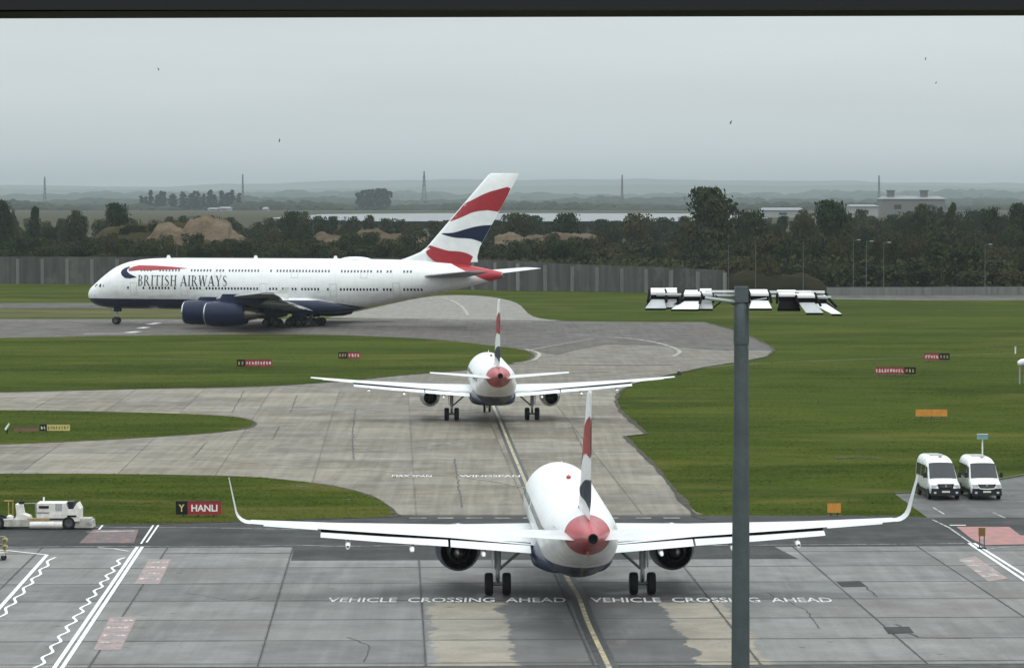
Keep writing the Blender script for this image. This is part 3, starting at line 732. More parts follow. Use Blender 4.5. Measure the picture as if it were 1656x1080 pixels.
ORD = ['first', 'second', 'third', 'fourth', 'fifth', 'sixth', 'seventh', 'eighth', 'ninth', 'tenth', 'eleventh', 'twelfth', 'thirteenth', 'fourteenth', 'fifteenth', 'sixteenth', 'seventeenth', 'eighteenth', 'nineteenth', 'twentieth', 'last']
ntree = 0
def tree(name, px, ytop, wpx, d, var, label, group, zb=0.0):
    """a tree whose top stands at a photo height; width in photo pixels"""
    global ntree; ntree += 1
    cm, tm, wd = VAR[var]; h = max(2.0, zpx(ytop, d) - zb); w = wpx * d / F_PX
    e = empty(name, (xpx(px, d), d, zb), rng.random() * 6.28, label=label, cat='tree', group=group)
    for nm, me in (('trunk', tm), ('crown', cm)):
        o = link(nm, me, e); o.scale = (w / wd, w / wd, h / 12)
    return e
special = [(1150, 298, 92, 960, 0, 'tallest dark broadleaf tree rising above the belt right of centre'),
           (190, 325, 46, 1130, 0, 'dark dome-shaped tree standing alone on the left mound'),
           (2, 322, 44, 1130, 2, 'dark tree cut by the left edge of the photo'),
           (57, 331, 24, 1150, 5, 'small pointed tree near the left edge'),
           (125, 337, 42, 1150, 6, 'broad dark tree left of the dome-shaped tree'),
           (1344, 320, 66, 1000, 0, 'large rounded tree in the right-hand belt below the second mast'),
           (1302, 334, 36, 980, 1, 'narrower olive tree touching the large rounded right-hand tree'),
           (1537, 319, 24, 1050, 3, 'dark column-shaped tree right of the pale warehouse'),
           (1648, 325, 40, 1020, 0, 'dark tree cut by the right edge of the photo'),
           (1490, 326, 50, 1100, 6, 'broad tree in front of the pale warehouse'),
           (1600, 330, 40, 1080, 4, 'rounded dark tree second from the right edge'),
           (1215, 334, 56, 1010, 4, 'dark tree just right of the tallest tree'),
           (1112, 345, 44, 1000, 1, 'lower bushy tree leaning against the tallest tree'),
           (836, 344, 62, 1180, 2, 'dark rounded tree right beside the tall tail fin'),
           (915, 342, 54, 1180, 0, 'dark rounded tree between the tail fin and the water'),
           (1030, 342, 60, 1150, 6, 'broad dark tree in front of the pale water right of centre'),
           (470, 339, 44, 1260, 0, 'tallest tree behind the middle of the airliner fuselage')]
for px, yt, w, d, v, lab in special: tree('broadleaf_tree', px, yt, w, d, v, lab, 'trees behind the barrier wall')
def interp(tab, x):
    for (a, ya), (c, yc) in zip(tab, tab[1:]):
        if a <= x <= c: return ya + (yc - ya) * (x - a) / (c - a)
    return tab[-1][1]
BACK = [(-40, 348), (80, 350), (240, 352), (330, 350), (420, 350), (500, 343), (540, 350), (650, 349), (700, 354), (760, 356), (830, 352), (960, 354), (1050, 350), (1130, 350), (1200, 345), (1300, 343), (1360, 338), (1420, 340), (1520, 335), (1600, 338), (1700, 335)]
rowdef = [(1420, 0, 30, 'back', 'skyline tree, far belt'), (1230, 14, 32, 'mid', 'tree, middle belt'), (1010, 34, 34, 'front', 'bushy tree in the nearer belt'), (930, 58, 36, 'edge', 'bushy tree behind the wall')]
for ri, (d, dy, sp, zone, lab) in enumerate(rowdef):
    x = -30.0
    while x < 1690:
        yt = interp(BACK, x) + dy + rng.uniform(-5, 7)
        mnd = (230 < x < 395 or 505 < x < 700 or 812 < x < 975)
        skip = False
        if zone in ('mid',) and (130 < x < 400): skip = True
        if zone == 'front' and mnd: yt = rng.uniform(371, 386)
        if zone == 'front' and 140 < x < 235: yt = rng.uniform(376, 392)
        if zone == 'front' and x > 960: yt += rng.uniform(-8, 6)
        if zone == 'edge': yt = (rng.uniform(385, 399) if mnd else rng.uniform(391, 407)) if x < 1180 else rng.uniform(372, 405)
        dd = d + rng.uniform(-35, 35)
        if zone == 'edge': dd = max(915 - max(0, x - 700) * .12, d + rng.uniform(-8, 40))
        if x > 1180 and zone == 'edge': dd = 835 + rng.uniform(-20, 60)
        if not skip:
            v_ = rng.choice((0, 1, 2, 4, 6, 6, 3) if zone != 'edge' else (1, 4, 6, 6, 0))
            tree('broadleaf_tree', x, yt, rng.uniform(36, 58) * 1000 / d, dd, v_, '%s %s, %s' % (SHAPES[v_], lab, where(x)), 'trees behind the barrier wall')
        x += sp * rng.uniform(.65, 1.15)
for k in range(14):                                     # scrub growing on the left mound
    px = 150 + 12 * k + rng.uniform(-4, 4) if k < 10 else 385 + 14 * (k - 10); d = 1042 + rng.uniform(-4, 22)
    cy = interp([(140, 396), (180, 374), (210, 364), (260, 362), (340, 364), (400, 388), (440, 402)], px)
    tree('bush', px, cy - rng.uniform(0, 9) + 4, rng.uniform(12, 26), d, rng.choice((4, 6, 1)), 'small scrub bush on the left mound, %s from its left end' % ORD[k], 'scrub on the earth mound', zb=zpx(cy + 14, d))['category'] = 'bush'
# low bushes at the foot of the right-hand belt
x = 1190
while x < 1680:
    d = 800 + rng.uniform(-6, 45)
    tree('bush', x, rng.uniform(412, 438), rng.uniform(34, 60), d, rng.choice((4, 6, 1)), 'dark low bush before the right-hand belt, ' + where(x), 'bushes above the low wall')['category'] = 'bush'
    x += rng.uniform(20, 34)
# undergrowth filling the belt
r = random.Random(5); m_ = MB()
for k in range(26000):
    px = r.uniform(-40, 1700); d = r.choice((r.uniform(915, 960), r.uniform(960, 1300))) if px < 1180 else r.uniform(800, 1200)
    if px < 700: d = max(d, 925)
    p = Vector((xpx(px, d), d, (r.random() ** 1.3) * (5.5 if px < 1180 else 8)))
    n = Vector((r.gauss(0, .6), -1 + r.gauss(0, .5), r.gauss(.5, .6))).normalized(); a_ = n.orthogonal().normalized(); q = n.cross(a_); s1 = r.uniform(.3, .75)
    m_.add([p - a_ * s1, p - q * s1 * .7, p + a_ * s1, p + q * s1 * .7], [(0, 1, 2, 3)])
me = bpy.data.meshes.new('undergrowth'); me.from_pydata(m_.v, [], m_.f); me.materials.append(MATS['leaf_mid'])
tag(link('undergrowth', me), 'dark leafy undergrowth between the trees behind the wall', 'undergrowth', kind='stuff')

# ------------------------------------------------------------ far country
ZF = 8.0
def far_poly(l, z): return [gp(x, y, z) for x, y in l]
sheet('reservoir_water', far_poly([(430, 353), (520, 346.5), (700, 345), (900, 345), (1150, 345.5), (1250, 353), (1100, 358), (600, 358)], ZF + .6), ZF + .6, 'water', kind='structure')
sheet('far_field', [(-1500, 2620, 0), (1500, 2620, 0), (2200, 5100, 0), (-2200, 5100, 0)], ZF + .3, 'field', kind='structure')
b = MB(); yy_ = [1660 + 80 * i for i in range(13)]; xx_ = [-1500, -700, -300, 0, 300, 700, 1500]
b.add([(x, y, terrain_z(x, y) + .25) for y in yy_ for x in xx_], [(j * 7 + i, j * 7 + i + 1, j * 7 + i + 8, j * 7 + i + 7) for j in range(12) for i in range(6)])
tag(b.build('rough_field', 'field', smooth=80), kind='structure')
for x0, x1, yt, d in ((228, 382, 303, 5000),):
    n = 21
    for i in range(n):
        px = x0 + (x1 - x0) * i / (n - 1) + rng.uniform(-1.5, 1.5); yy = yt + rng.uniform(0, 9) + (8 if i < 2 else 0)
        h = zpx(yy, d) - ZF; w = rng.uniform(9, 13) * d / F_PX
        e = empty('poplar_tree', (xpx(px, d), d + rng.uniform(-40, 40), ZF), rng.random() * 6, label='slim hazy poplar, %s from the left in the far row' % ORD[min(i, 20)], cat='tree', group='far row of poplars')
        o = link('crown', FARV[1][0], e); o.scale = (w / 3.2, w / 3.2, h / 12)
        o = link('trunk', trunk_mesh(9, 12, 1) if i == 0 else pop_tr, e); o.scale = (2, 2, h / 12); pop_tr = o.data
for i, (px, yt, w) in enumerate([(583, 310, 20), (594, 305, 22), (606, 303, 24), (617, 303, 22), (627, 307, 16)]):
    d = 4900 + i * 15; e = empty('far_tree', (xpx(px, d), d, ZF), i, label='hazy tree, %s from the left in the far square clump' % ORD[i], cat='tree', group='far square clump of trees')
    o = link('crown', FARV[2][0], e); ww = w * d / F_PX; o.scale = (ww / 8, ww / 8, (zpx(yt, d) - ZF) / 12)
def woods(name, label, d0, d1, top, seed, n, size, mat='leaf_far'):
    r = random.Random(seed); m_ = MB()
    for k in range(n):
        d = r.uniform(d0, d1); px = r.uniform(-120, 1780)
        zt = zpx(top(px) + r.uniform(-2.5, 5), d); zt = max(zt, ZF + 5); w = size * r.uniform(.6, 1.4); c = Vector((xpx(px, d), d, 0))
        rings = []
        for j in range(6):
            t = j / 5; zz = ZF - 2 + (zt - ZF + 2) * t; rad = w * math.sqrt(max(.02, 1 - (max(0, t - .35) / .66) ** 2))
            rings.append([c + Vector((math.cos(6.283 * a / 9) * rad * r.uniform(.75, 1.2), math.sin(6.283 * a / 9) * rad, zz + r.uniform(-1.2, 1.2))) for a in range(9)])
        m_.loft(rings)
    return tag(m_.build(name, mat), label, 'woods', kind='stuff')
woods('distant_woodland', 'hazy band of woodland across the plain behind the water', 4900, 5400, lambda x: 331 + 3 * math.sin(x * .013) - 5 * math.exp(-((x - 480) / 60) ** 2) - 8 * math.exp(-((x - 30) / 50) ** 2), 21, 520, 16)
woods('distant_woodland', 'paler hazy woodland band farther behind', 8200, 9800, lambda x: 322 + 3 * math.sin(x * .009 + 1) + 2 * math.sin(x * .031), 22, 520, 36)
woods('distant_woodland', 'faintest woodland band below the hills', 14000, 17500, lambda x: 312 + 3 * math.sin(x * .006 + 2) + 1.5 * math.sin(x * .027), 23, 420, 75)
def hills(name, d, top, seed):
    n = 160; vs = []
    for j, (dd, k) in enumerate(((d - 900, 0), (d - 350, .75), (d, 1), (d + 900, .4))):
        for i in range(n + 1):
            px = -500 + 2700 * i / n; z = zpx(top(px) + 2.2 * mnoise.fractal(Vector((px * .01, seed, 0)), 1, 2, 4), d)
            vs.append((xpx(px, dd), dd, ZF - 1 + max(0, z - ZF) * k))
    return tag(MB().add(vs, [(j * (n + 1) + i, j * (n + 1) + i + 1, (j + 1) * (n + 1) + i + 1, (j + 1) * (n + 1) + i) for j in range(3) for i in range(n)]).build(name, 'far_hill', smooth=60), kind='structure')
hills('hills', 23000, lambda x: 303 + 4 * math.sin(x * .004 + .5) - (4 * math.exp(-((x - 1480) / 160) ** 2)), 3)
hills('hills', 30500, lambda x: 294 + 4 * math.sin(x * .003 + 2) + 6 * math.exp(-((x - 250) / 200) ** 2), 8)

def pylon(px, ytop, w, label, lattice=True, d=5200):
    h = zpx(ytop, d) - ZF; e = empty('pylon', (xpx(px, d), d, ZF), .3, label=label, cat='pylon', group='far pylons on the skyline')
    m_ = MB(); bw = w * d / F_PX / 2; tk = .55
    for sx_ in (-1, 1):
        for sy_ in (-1, 1): m_.tube([(sx_ * bw, sy_ * bw, -1), (sx_ * bw * .35, sy_ * bw * .35, h * .55), (sx_ * .5, sy_ * .5, h)], tk * .6, n=4)
    N = 7
    for k in range(N):
        z0, z1 = h * k / N, h * (k + 1) / N; f = lambda z: max(.5, bw * (1 - .65 * z / (h * .55)) if z < h * .55 else bw * .35 * (1 - (z - h * .55) / (h * .5)))
        for sy_ in (-1, 1):
            m_.tube([(-f(z0), sy_ * f(z0), z0), (f(z1), sy_ * f(z1), z1)], tk * .35, n=3); m_.tube([(f(z0), sy_ * f(z0), z0), (-f(z1), sy_ * f(z1), z1)], tk * .35, n=3)
    m_.build('lattice_tower', 'steel_far', e)
    if lattice:
        for z in (.62, .74, .86):
            MB().box((0, 0, h * z), (bw * 1.5 * (1.2 - z * .5), .8, .7)).build('cross_arm', 'steel_far', e)
pylon(73, 286, 7, 'faint thin pylon at far left'); pylon(393, 282, 6, 'thin dark mast just right of the poplar row', False)
pylon(686, 277, 11, 'dark lattice pylon left of the tall tail fin'); pylon(1006, 283, 6, 'thin pylon right of the tall tail fin', False); pylon(1421, 284, 6, 'thin mast above the pale warehouse', False)

def shed(px0, px1, yr, ye, d, label, cat='building', chim=(), wall='wall_far', roof='roof_far'):
    x0, x1 = xpx(px0, d), xpx(px1, d); zr, ze = zpx(yr, d), zpx(ye, d); dep = 40
    e = empty('warehouse' if chim else 'shed', ((x0 + x1) / 2, d, ZF * min(1, max(0, (d - 1700) / 900))), label=label, cat=cat); zb = e.location.z; hw = (x1 - x0) / 2; ze -= zb; zr -= zb
    MB().box((0, dep / 2, ze / 2), (hw * 2, dep, ze)).build('wall', wall, e)
    m_ = MB(); o = 1.0
    m_.add([(-hw - o, -o, ze), (hw + o, -o, ze), (hw + o, dep + o, ze), (-hw - o, dep + o, ze), (-hw * .9, dep / 2, zr), (hw * .9, dep / 2, zr)], [(0, 1, 5, 4), (2, 3, 4, 5), (1, 2, 5), (3, 0, 4), (3, 2, 1, 0)])
    m_.build('roof', roof, e)
    for cx_, cy_ in chim:
        MB().box((xpx(cx_, d) - e.location.x, dep * .4, zr + 1.6 - zb * 0), (6, 6, 5)).box((xpx(cx_, d) - e.location.x, dep * .4, zr + 4.5), (7.4, 7.4, 1)).build('roof_vent', 'steel_far', e)
    for k in range(max(1, int(hw / 12))): MB().box((-hw + hw * 2 * (k + .5) / max(1, int(hw / 12)), -.1, ze * .55), (6, .3, ze * .25)).build('window', 'window_dark', e)
shed(1426, 1528, 317, 322, 3000, 'pale warehouse with low grey pitched roof and two roof vents', chim=((1443, 0), (1497, 0)))
shed(1376, 1420, 331, 334, 2700, 'long white shed left of the pale warehouse', wall='white_far')
shed(1232, 1300, 336, 340, 2700, 'low grey-roofed white building left of the large rounded tree', wall='white_far')
shed(1570, 1592, 341, 345, 2600, 'small white shed between trees near the right edge', wall='white_far')
shed(336, 352, 336, 338, 4600, 'tiny white farm building right below the poplar row', wall='white_far'); shed(355, 372, 334.5, 337, 4600, 'second tiny white building below the poplar row', wall='white_far')
shed(425, 432, 335, 338, 4600, 'small white house left of the woods behind the fuselage', wall='white_far')

def street_lamp(px, ytop, ybase, d, label, arm=True):
    h = zpx(ytop, d) - max(0, zpx(ybase, d) * 0); e = empty('street_lamp', (xpx(px, d), d, 0), label=label, cat='lamp', group='road lamps by the tree belt')
    MB().tube([(0, 0, 0), (0, 0, h)], [.085, .05], n=6).build('pole', 'steel_far', e)
    if arm:
        MB().tube([(0, 0, h), (.9, 0, h + .15)], .05, n=5).build('arm', 'steel_far', e); MB().box((1.2, 0, h + .15), (.8, .3, .18)).build('lamp_head', 'lamp_grey', e)
for px, yt, lab in ((1222, 394, 'road lamp just right of the floodlight mast'), (1299, 391, 'plain thin lamp post before the large rounded tree'), (1380, 389, 'road lamp with curved arm, left of a close pair'), (1401, 391, 'road lamp, right of a close pair'), (1429, 393, 'road lamp right of the close pair of lamp posts'), (1593, 396, 'road lamp near the right edge'), (1178, 396, 'thin lamp post left of the floodlight mast'), (286, 390, 'thin pole above the airliner nose section')):
    street_lamp(px, yt, 450, 788 if px > 1000 else 905, lab, px in (1380, 1401, 1429, 1593))

# ================================================================== AIRCRAFT
def airfoil(n=12, t=.12):
    up, lo = [], []
    for i in range(n + 1):
        x = .5 * (1 - math.cos(math.pi * i / n)); y = 5 * t * (.2969 * math.sqrt(x) - .126 * x - .3516 * x * x + .2843 * x ** 3 - .1036 * x ** 4)
        up.append((x, y)); lo.append((x, -y * .8))
    return up + lo[-2:0:-1]
def foil_t(u, t): u = max(0, min(1, u)); return 5 * t * (.2969 * math.sqrt(u) - .126 * u - .3516 * u * u + .2843 * u ** 3 - .1036 * u ** 4)
def surface(m_, secs, s0, axis='wing', mi=0):
    """secs: (le_station, y, z, chord, thickness, drop angle); axis wing: foil thickness along z; fin: along y"""
    rings = []
    for le, y, z, ch, t, ang in secs:
        rg = []
        for u, w in airfoil(12, t):
            dx, dz = u * ch, w * ch
            dx, dz = dx * math.cos(ang) + dz * math.sin(ang), dz * math.cos(ang) - dx * math.sin(ang)
            rg.append(Vector((s0 - le - dx, y, z + dz)) if axis == 'wing' else Vector((s0 - le - dx, y + dz, z)))
        rings.append(rg)
    m_.loft(rings, mi, (True, True)); return m_

class Fuselage:
    def __init__(s, st, s0): s.st = st; s.s0 = s0       # (station, half width, z bottom, z top)
    def at(s, x):
        st = s.st
        if x <= st[0][0]: return st[0][1:]
        for i in range(len(st) - 1):
            if st[i][0] <= x <= st[i + 1][0]:
                t = (x - st[i][0]) / (st[i + 1][0] - st[i][0])
                p0, p1, p2, p3 = st[max(0, i - 1)], st[i], st[i + 1], st[min(len(st) - 1, i + 2)]
                out = []
                for k in (1, 2, 3):
                    m1 = (p2[k] - p0[k]) / max(1e-6, p2[0] - p0[0]) * (p2[0] - p1[0]); m2 = (p3[k] - p1[k]) / max(1e-6, p3[0] - p1[0]) * (p2[0] - p1[0])
                    if i == 0: m1 = (p2[k] - p1[k]) * 1.3
                    h = (2 * t ** 3 - 3 * t * t + 1) * p1[k] + (t ** 3 - 2 * t * t + t) * m1 + (-2 * t ** 3 + 3 * t * t) * p2[k] + (t ** 3 - t * t) * m2
                    out.append(h)
                return out
        return st[-1][1:]
    def side(s, x, z, sgn=1, off=.015):
        hw, zb, zt = s.at(x); zc, hh = (zb + zt) / 2, (zt - zb) / 2; q = max(-.999, min(.999, (z - zc) / hh))
        y = hw * math.sqrt(1 - q * q); n = Vector((0, y / hw ** 2, (z - zc) / hh ** 2)).normalized()
        return Vector((s.s0 - x, sgn * (y + n.y * off), z + n.z * off))
    def mesh(s, n=44, steps=None):
        rings = []
        for x in steps:
            hw, zb, zt = s.at(x); zc, hh = (zb + zt) / 2, (zt - zb) / 2
            rings.append([Vector((s.s0 - x, hw * math.cos(2 * math.pi * k / n), zc + hh * math.sin(2 * math.pi * k / n))) for k in range(n)])
        return MB().loft(rings)

def subdiv(polys, cuts=2, maxlen=None):
    """triangulate flat 2-D polygons and subdivide, returns verts, faces"""
    bm = bmesh.new()
    for pl in polys:
        vs = [bm.verts.new((p[0], p[1], 0)) for p in pl]
        for tri in tessellate_polygon([[Vector((p[0], p[1], 0)) for p in pl]]):
            try: bm.faces.new([vs[i] for i in tri])
            except ValueError: pass
    for _ in range(7):
        ed = [e for e in bm.edges if e.calc_length() > (maxlen or 1e9)]
        if not ed: break
        bmesh.ops.subdivide_edges(bm, edges=ed, cuts=1, use_grid_fill=False); bmesh.ops.triangulate(bm, faces=bm.faces)
    bm.verts.index_update()
    v = [tuple(x.co) for x in bm.verts]; f = [tuple(q.index for q in x.verts) for x in bm.faces]; bm.free()
    return v, f
def wrap(fus, polys, name, mat, parent, maxlen=.5, sides=(1,), off=.02):
    v, f = subdiv(polys, maxlen=maxlen); m_ = MB()
    for sg in sides: m_.add([fus.side(a, c, sg, off) for a, c, _ in v], f)
    return m_.build(name, mat, parent)

# serif capitals, height 1: lists of polygons
def glyphs():
    TH, TN, SF = .15, .055, .05
    def stem(x, y0=0, y1=1, w=TH): return [(x - w / 2, y0), (x + w / 2, y0), (x + w / 2, y1), (x - w / 2, y1)]
    def ser(x, y, w=.34): return [(x - w / 2, y), (x + w / 2, y), (x + w / 2, y + SF), (x - w / 2, y + SF)]
    def diag(x0, y0, x1, y1, w): return [(x0 - w / 2, y0), (x0 + w / 2, y0), (x1 + w / 2, y1), (x1 - w / 2, y1)]
    def bowl(x, y0, y1, wd):
        out = []; cy, ry = (y0 + y1) / 2, (y1 - y0) / 2
        for k in range(10):
            a0, a1 = -math.pi / 2 + math.pi * k / 10, -math.pi / 2 + math.pi * (k + 1) / 10
            def pt(a, inner):
                t = TN + (TH - TN) * math.cos(a) ** 2 if inner else 0
                return (x + (wd - t) * math.cos(a), cy + (ry - (TN if inner else 0)) * math.sin(a))
            out.append([pt(a0, 0), pt(a1, 0), pt(a1, 1), pt(a0, 1)])
        return out
    G = {}
    G['B'] = ([stem(.15), ser(.13, 0, .3), ser(.13, 1 - SF, .3)] + bowl(.2, .5, 1, .36) + bowl(.2, 0, .55, .42), .66)
    G['R'] = ([stem(.15), ser(.15, 0), ser(.13, 1 - SF, .3), diag(.7, 0, .38, .48, .17), ser(.74, 0, .2)] + bowl(.2, .46, 1, .38), .82)
    G['I'] = ([stem(.17), ser(.17, 0), ser(.17, 1 - SF)], .36)
    G['T'] = ([stem(.36), ser(.36, 0), ser(.36, 1 - SF * 1.3, .72), [(0, .8), (.05, .8), (.08, 1), (0, 1)], [(.67, .8), (.72, .8), (.72, 1), (.64, 1)]], .74)
    sp = [(.5, .80), (.44, .92), (.3, .97), (.16, .92), (.1, .77), (.16, .63), (.3, .53), (.45, .42), (.52, .27), (.46, .1), (.3, .03), (.13, .08), (.06, .22)]
    sw = [.04, .05, .06, .09, .12, .14, .16, .14, .12, .09, .06, .05, .04]
    S_ = []
    for i in range(len(sp) - 1):
        (xa, ya), (xb, yb) = sp[i], sp[i + 1]; L = math.hypot(xb - xa, yb - ya); nx, ny = -(yb - ya) / L, (xb - xa) / L
        S_.append([(xa + nx * sw[i] / 2, ya + ny * sw[i] / 2), (xa - nx * sw[i] / 2, ya - ny * sw[i] / 2), (xb - nx * sw[i + 1] / 2, yb - ny * sw[i + 1] / 2), (xb + nx * sw[i + 1] / 2, yb + ny * sw[i + 1] / 2)])
    G['S'] = (S_, .62)
    G['H'] = ([stem(.17), stem(.67), ser(.17, 0), ser(.17, 1 - SF), ser(.67, 0), ser(.67, 1 - SF), [(.2, .48), (.64, .48), (.64, .54), (.2, .54)]], .86)
    G['A'] = ([diag(.1, 0, .42, 1, .07), diag(.72, 0, .42, 1, .18), [(.2, .3), (.62, .3), (.62, .36), (.2, .36)], ser(.1, 0, .24), ser(.72, 0, .3)], .86)
    G['W'] = ([diag(.3, 0, .1, 1, .16), diag(.3, 0, .52, 1, .06), diag(.76, 0, .52, 1, .16), diag(.76, 0, .98, 1, .06), ser(.1, 1 - SF, .28), ser(.98, 1 - SF, .22), ser(.52, 1 - SF, .22)], 1.08)
    G['Y'] = ([stem(.4, 0, .48), diag(.4, .42, .12, 1, .16), diag(.4, .42, .7, 1, .06), ser(.4, 0), ser(.12, 1 - SF, .28), ser(.7, 1 - SF, .22)], .8)
    return G
GL = glyphs()
def word(txt, gap=.1):
    x = 0; out = []
    for ch in txt:
        if ch == ' ': x += .35; continue
        pl, w = GL[ch]; out += [[(a + x, c) for a, c in p] for p in pl]; x += w + gap
    return out, x - gap

FIN_PX = {'red1': [(732, 357.2), (750, 333.6), (766.7, 325.3), (788.9, 314.2), (808.3, 307.8), (830.5, 305.3), (816.7, 340.5), (794.4, 340.5), (772.2, 343.3), (755.6, 350.3), (741.7, 355.8)],
          'navy': [(719.4, 378), (738.9, 376.7), (758.3, 371.1), (777.8, 366.1), (797.2, 364.4), (804, 366.5), (788.9, 395.5), (783.3, 391.9), (766.7, 386.4), (744.4, 385), (730.6, 382.2)],
          'red2': [(696, 397), (711.1, 400.3), (730.6, 405.8), (750, 407.2), (763.9, 411.4), (775, 419.7), (779, 425.3), (776, 441), (755.6, 438), (736, 432), (716.7, 426.7), (703, 419), (694, 408)]}
def a380_lz(x, y): return 37.2 + (x - 480) / (9.9 * .96), H_CAM - (y - Y_HOR) / 9.9
A380_FIN = [(59.6, 12.9, 9.1), (70.3, 24.9, 5.15)]      # (le station, z, chord) at two heights
def fin_uv(L, z):
    (l0, z0, c0), (l1, z1, c1) = A380_FIN; v = (z - z0) / (z1 - z0); le = l0 + (l1 - l0) * v; ch = c0 + (c1 - c0) * v
    return (L - le) / ch, v
FIN_UV = {k: [fin_uv(*a380_lz(*p)) for p in q] for k, q in FIN_PX.items()}
def fin_stripes(fin, f0, f1, thick, s0, zmin):
    """wavy flag bands laid on both faces of a fin with edges f0, f1 = (le, z, chord)"""
    for k, mat, lab in (('red1', 'decal_red', 'upper red flag stripe'), ('navy', 'decal_navy', 'navy flag stripe'), ('red2', 'decal_red', 'lower red flag stripe')):
        pl = []
        for u, v in FIN_UV[k]:
            pl.append((u, v))
        dn = [(p.x, p.y) for p in smooth_poly([Vector((a, c, 0)) for a, c in pl], 3)]; dn = [(max(.03, min(.997, a)), c) for a, c in dn]
        v_, f_ = subdiv([dn], maxlen=.16); m_ = MB()
        for sg in (1, -1):
            pts = []
            for u, v, _ in v_:
                le = f0[0] + (f1[0] - f0[0]) * v; ch = f0[2] + (f1[2] - f0[2]) * v; z = f0[1] + (f1[1] - f0[1]) * v
                u = max(.004, min(.998, u)); pts.append((s0 - le - u * ch, sg * (foil_t(u, thick) * ch * (1 if sg > 0 else .8) + .02), z))
            m_.add(pts, f_)
        o = m_.build('stripe', mat, fin); o['label'] = lab
def wheel(m_, c, r, w, mt=0, mh=1):
    y = Vector((0, 1, 0)); o = Vector(c) - y * w / 2
    m_.lathe([(0, r * .62), (0, r * .88), (w * .12, r * .97), (w * .3, r), (w * .7, r), (w * .88, r * .97), (w, r * .88), (w, r * .62)], o, y, mt, 26)
    m_.lathe([(w * .1, 0.001), (w * .1, r * .3), (w * .02, r * .5), (w * .04, r * .63)], o, y, mh, 20); m_.lathe([(w * .9, 0.001), (w * .9, r * .3), (w * .98, r * .5), (w * .96, r * .63)], o, y, mh, 20)
_wm = {}
def put_wheel(parent, c, r, w):
    k = (r, w)
    if k not in _wm: q = MB(); wheel(q, (0, 0, 0), r, w); _wm[k] = q.mesh('wheel', ['tyre', 'hub'], 40)
    return link('wheel', _wm[k], parent, c)

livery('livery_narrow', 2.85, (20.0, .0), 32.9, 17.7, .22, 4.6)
livery('livery_wide', 4.35, (42.0, .15), 68.2, 37.2, 2.2, 8.6)

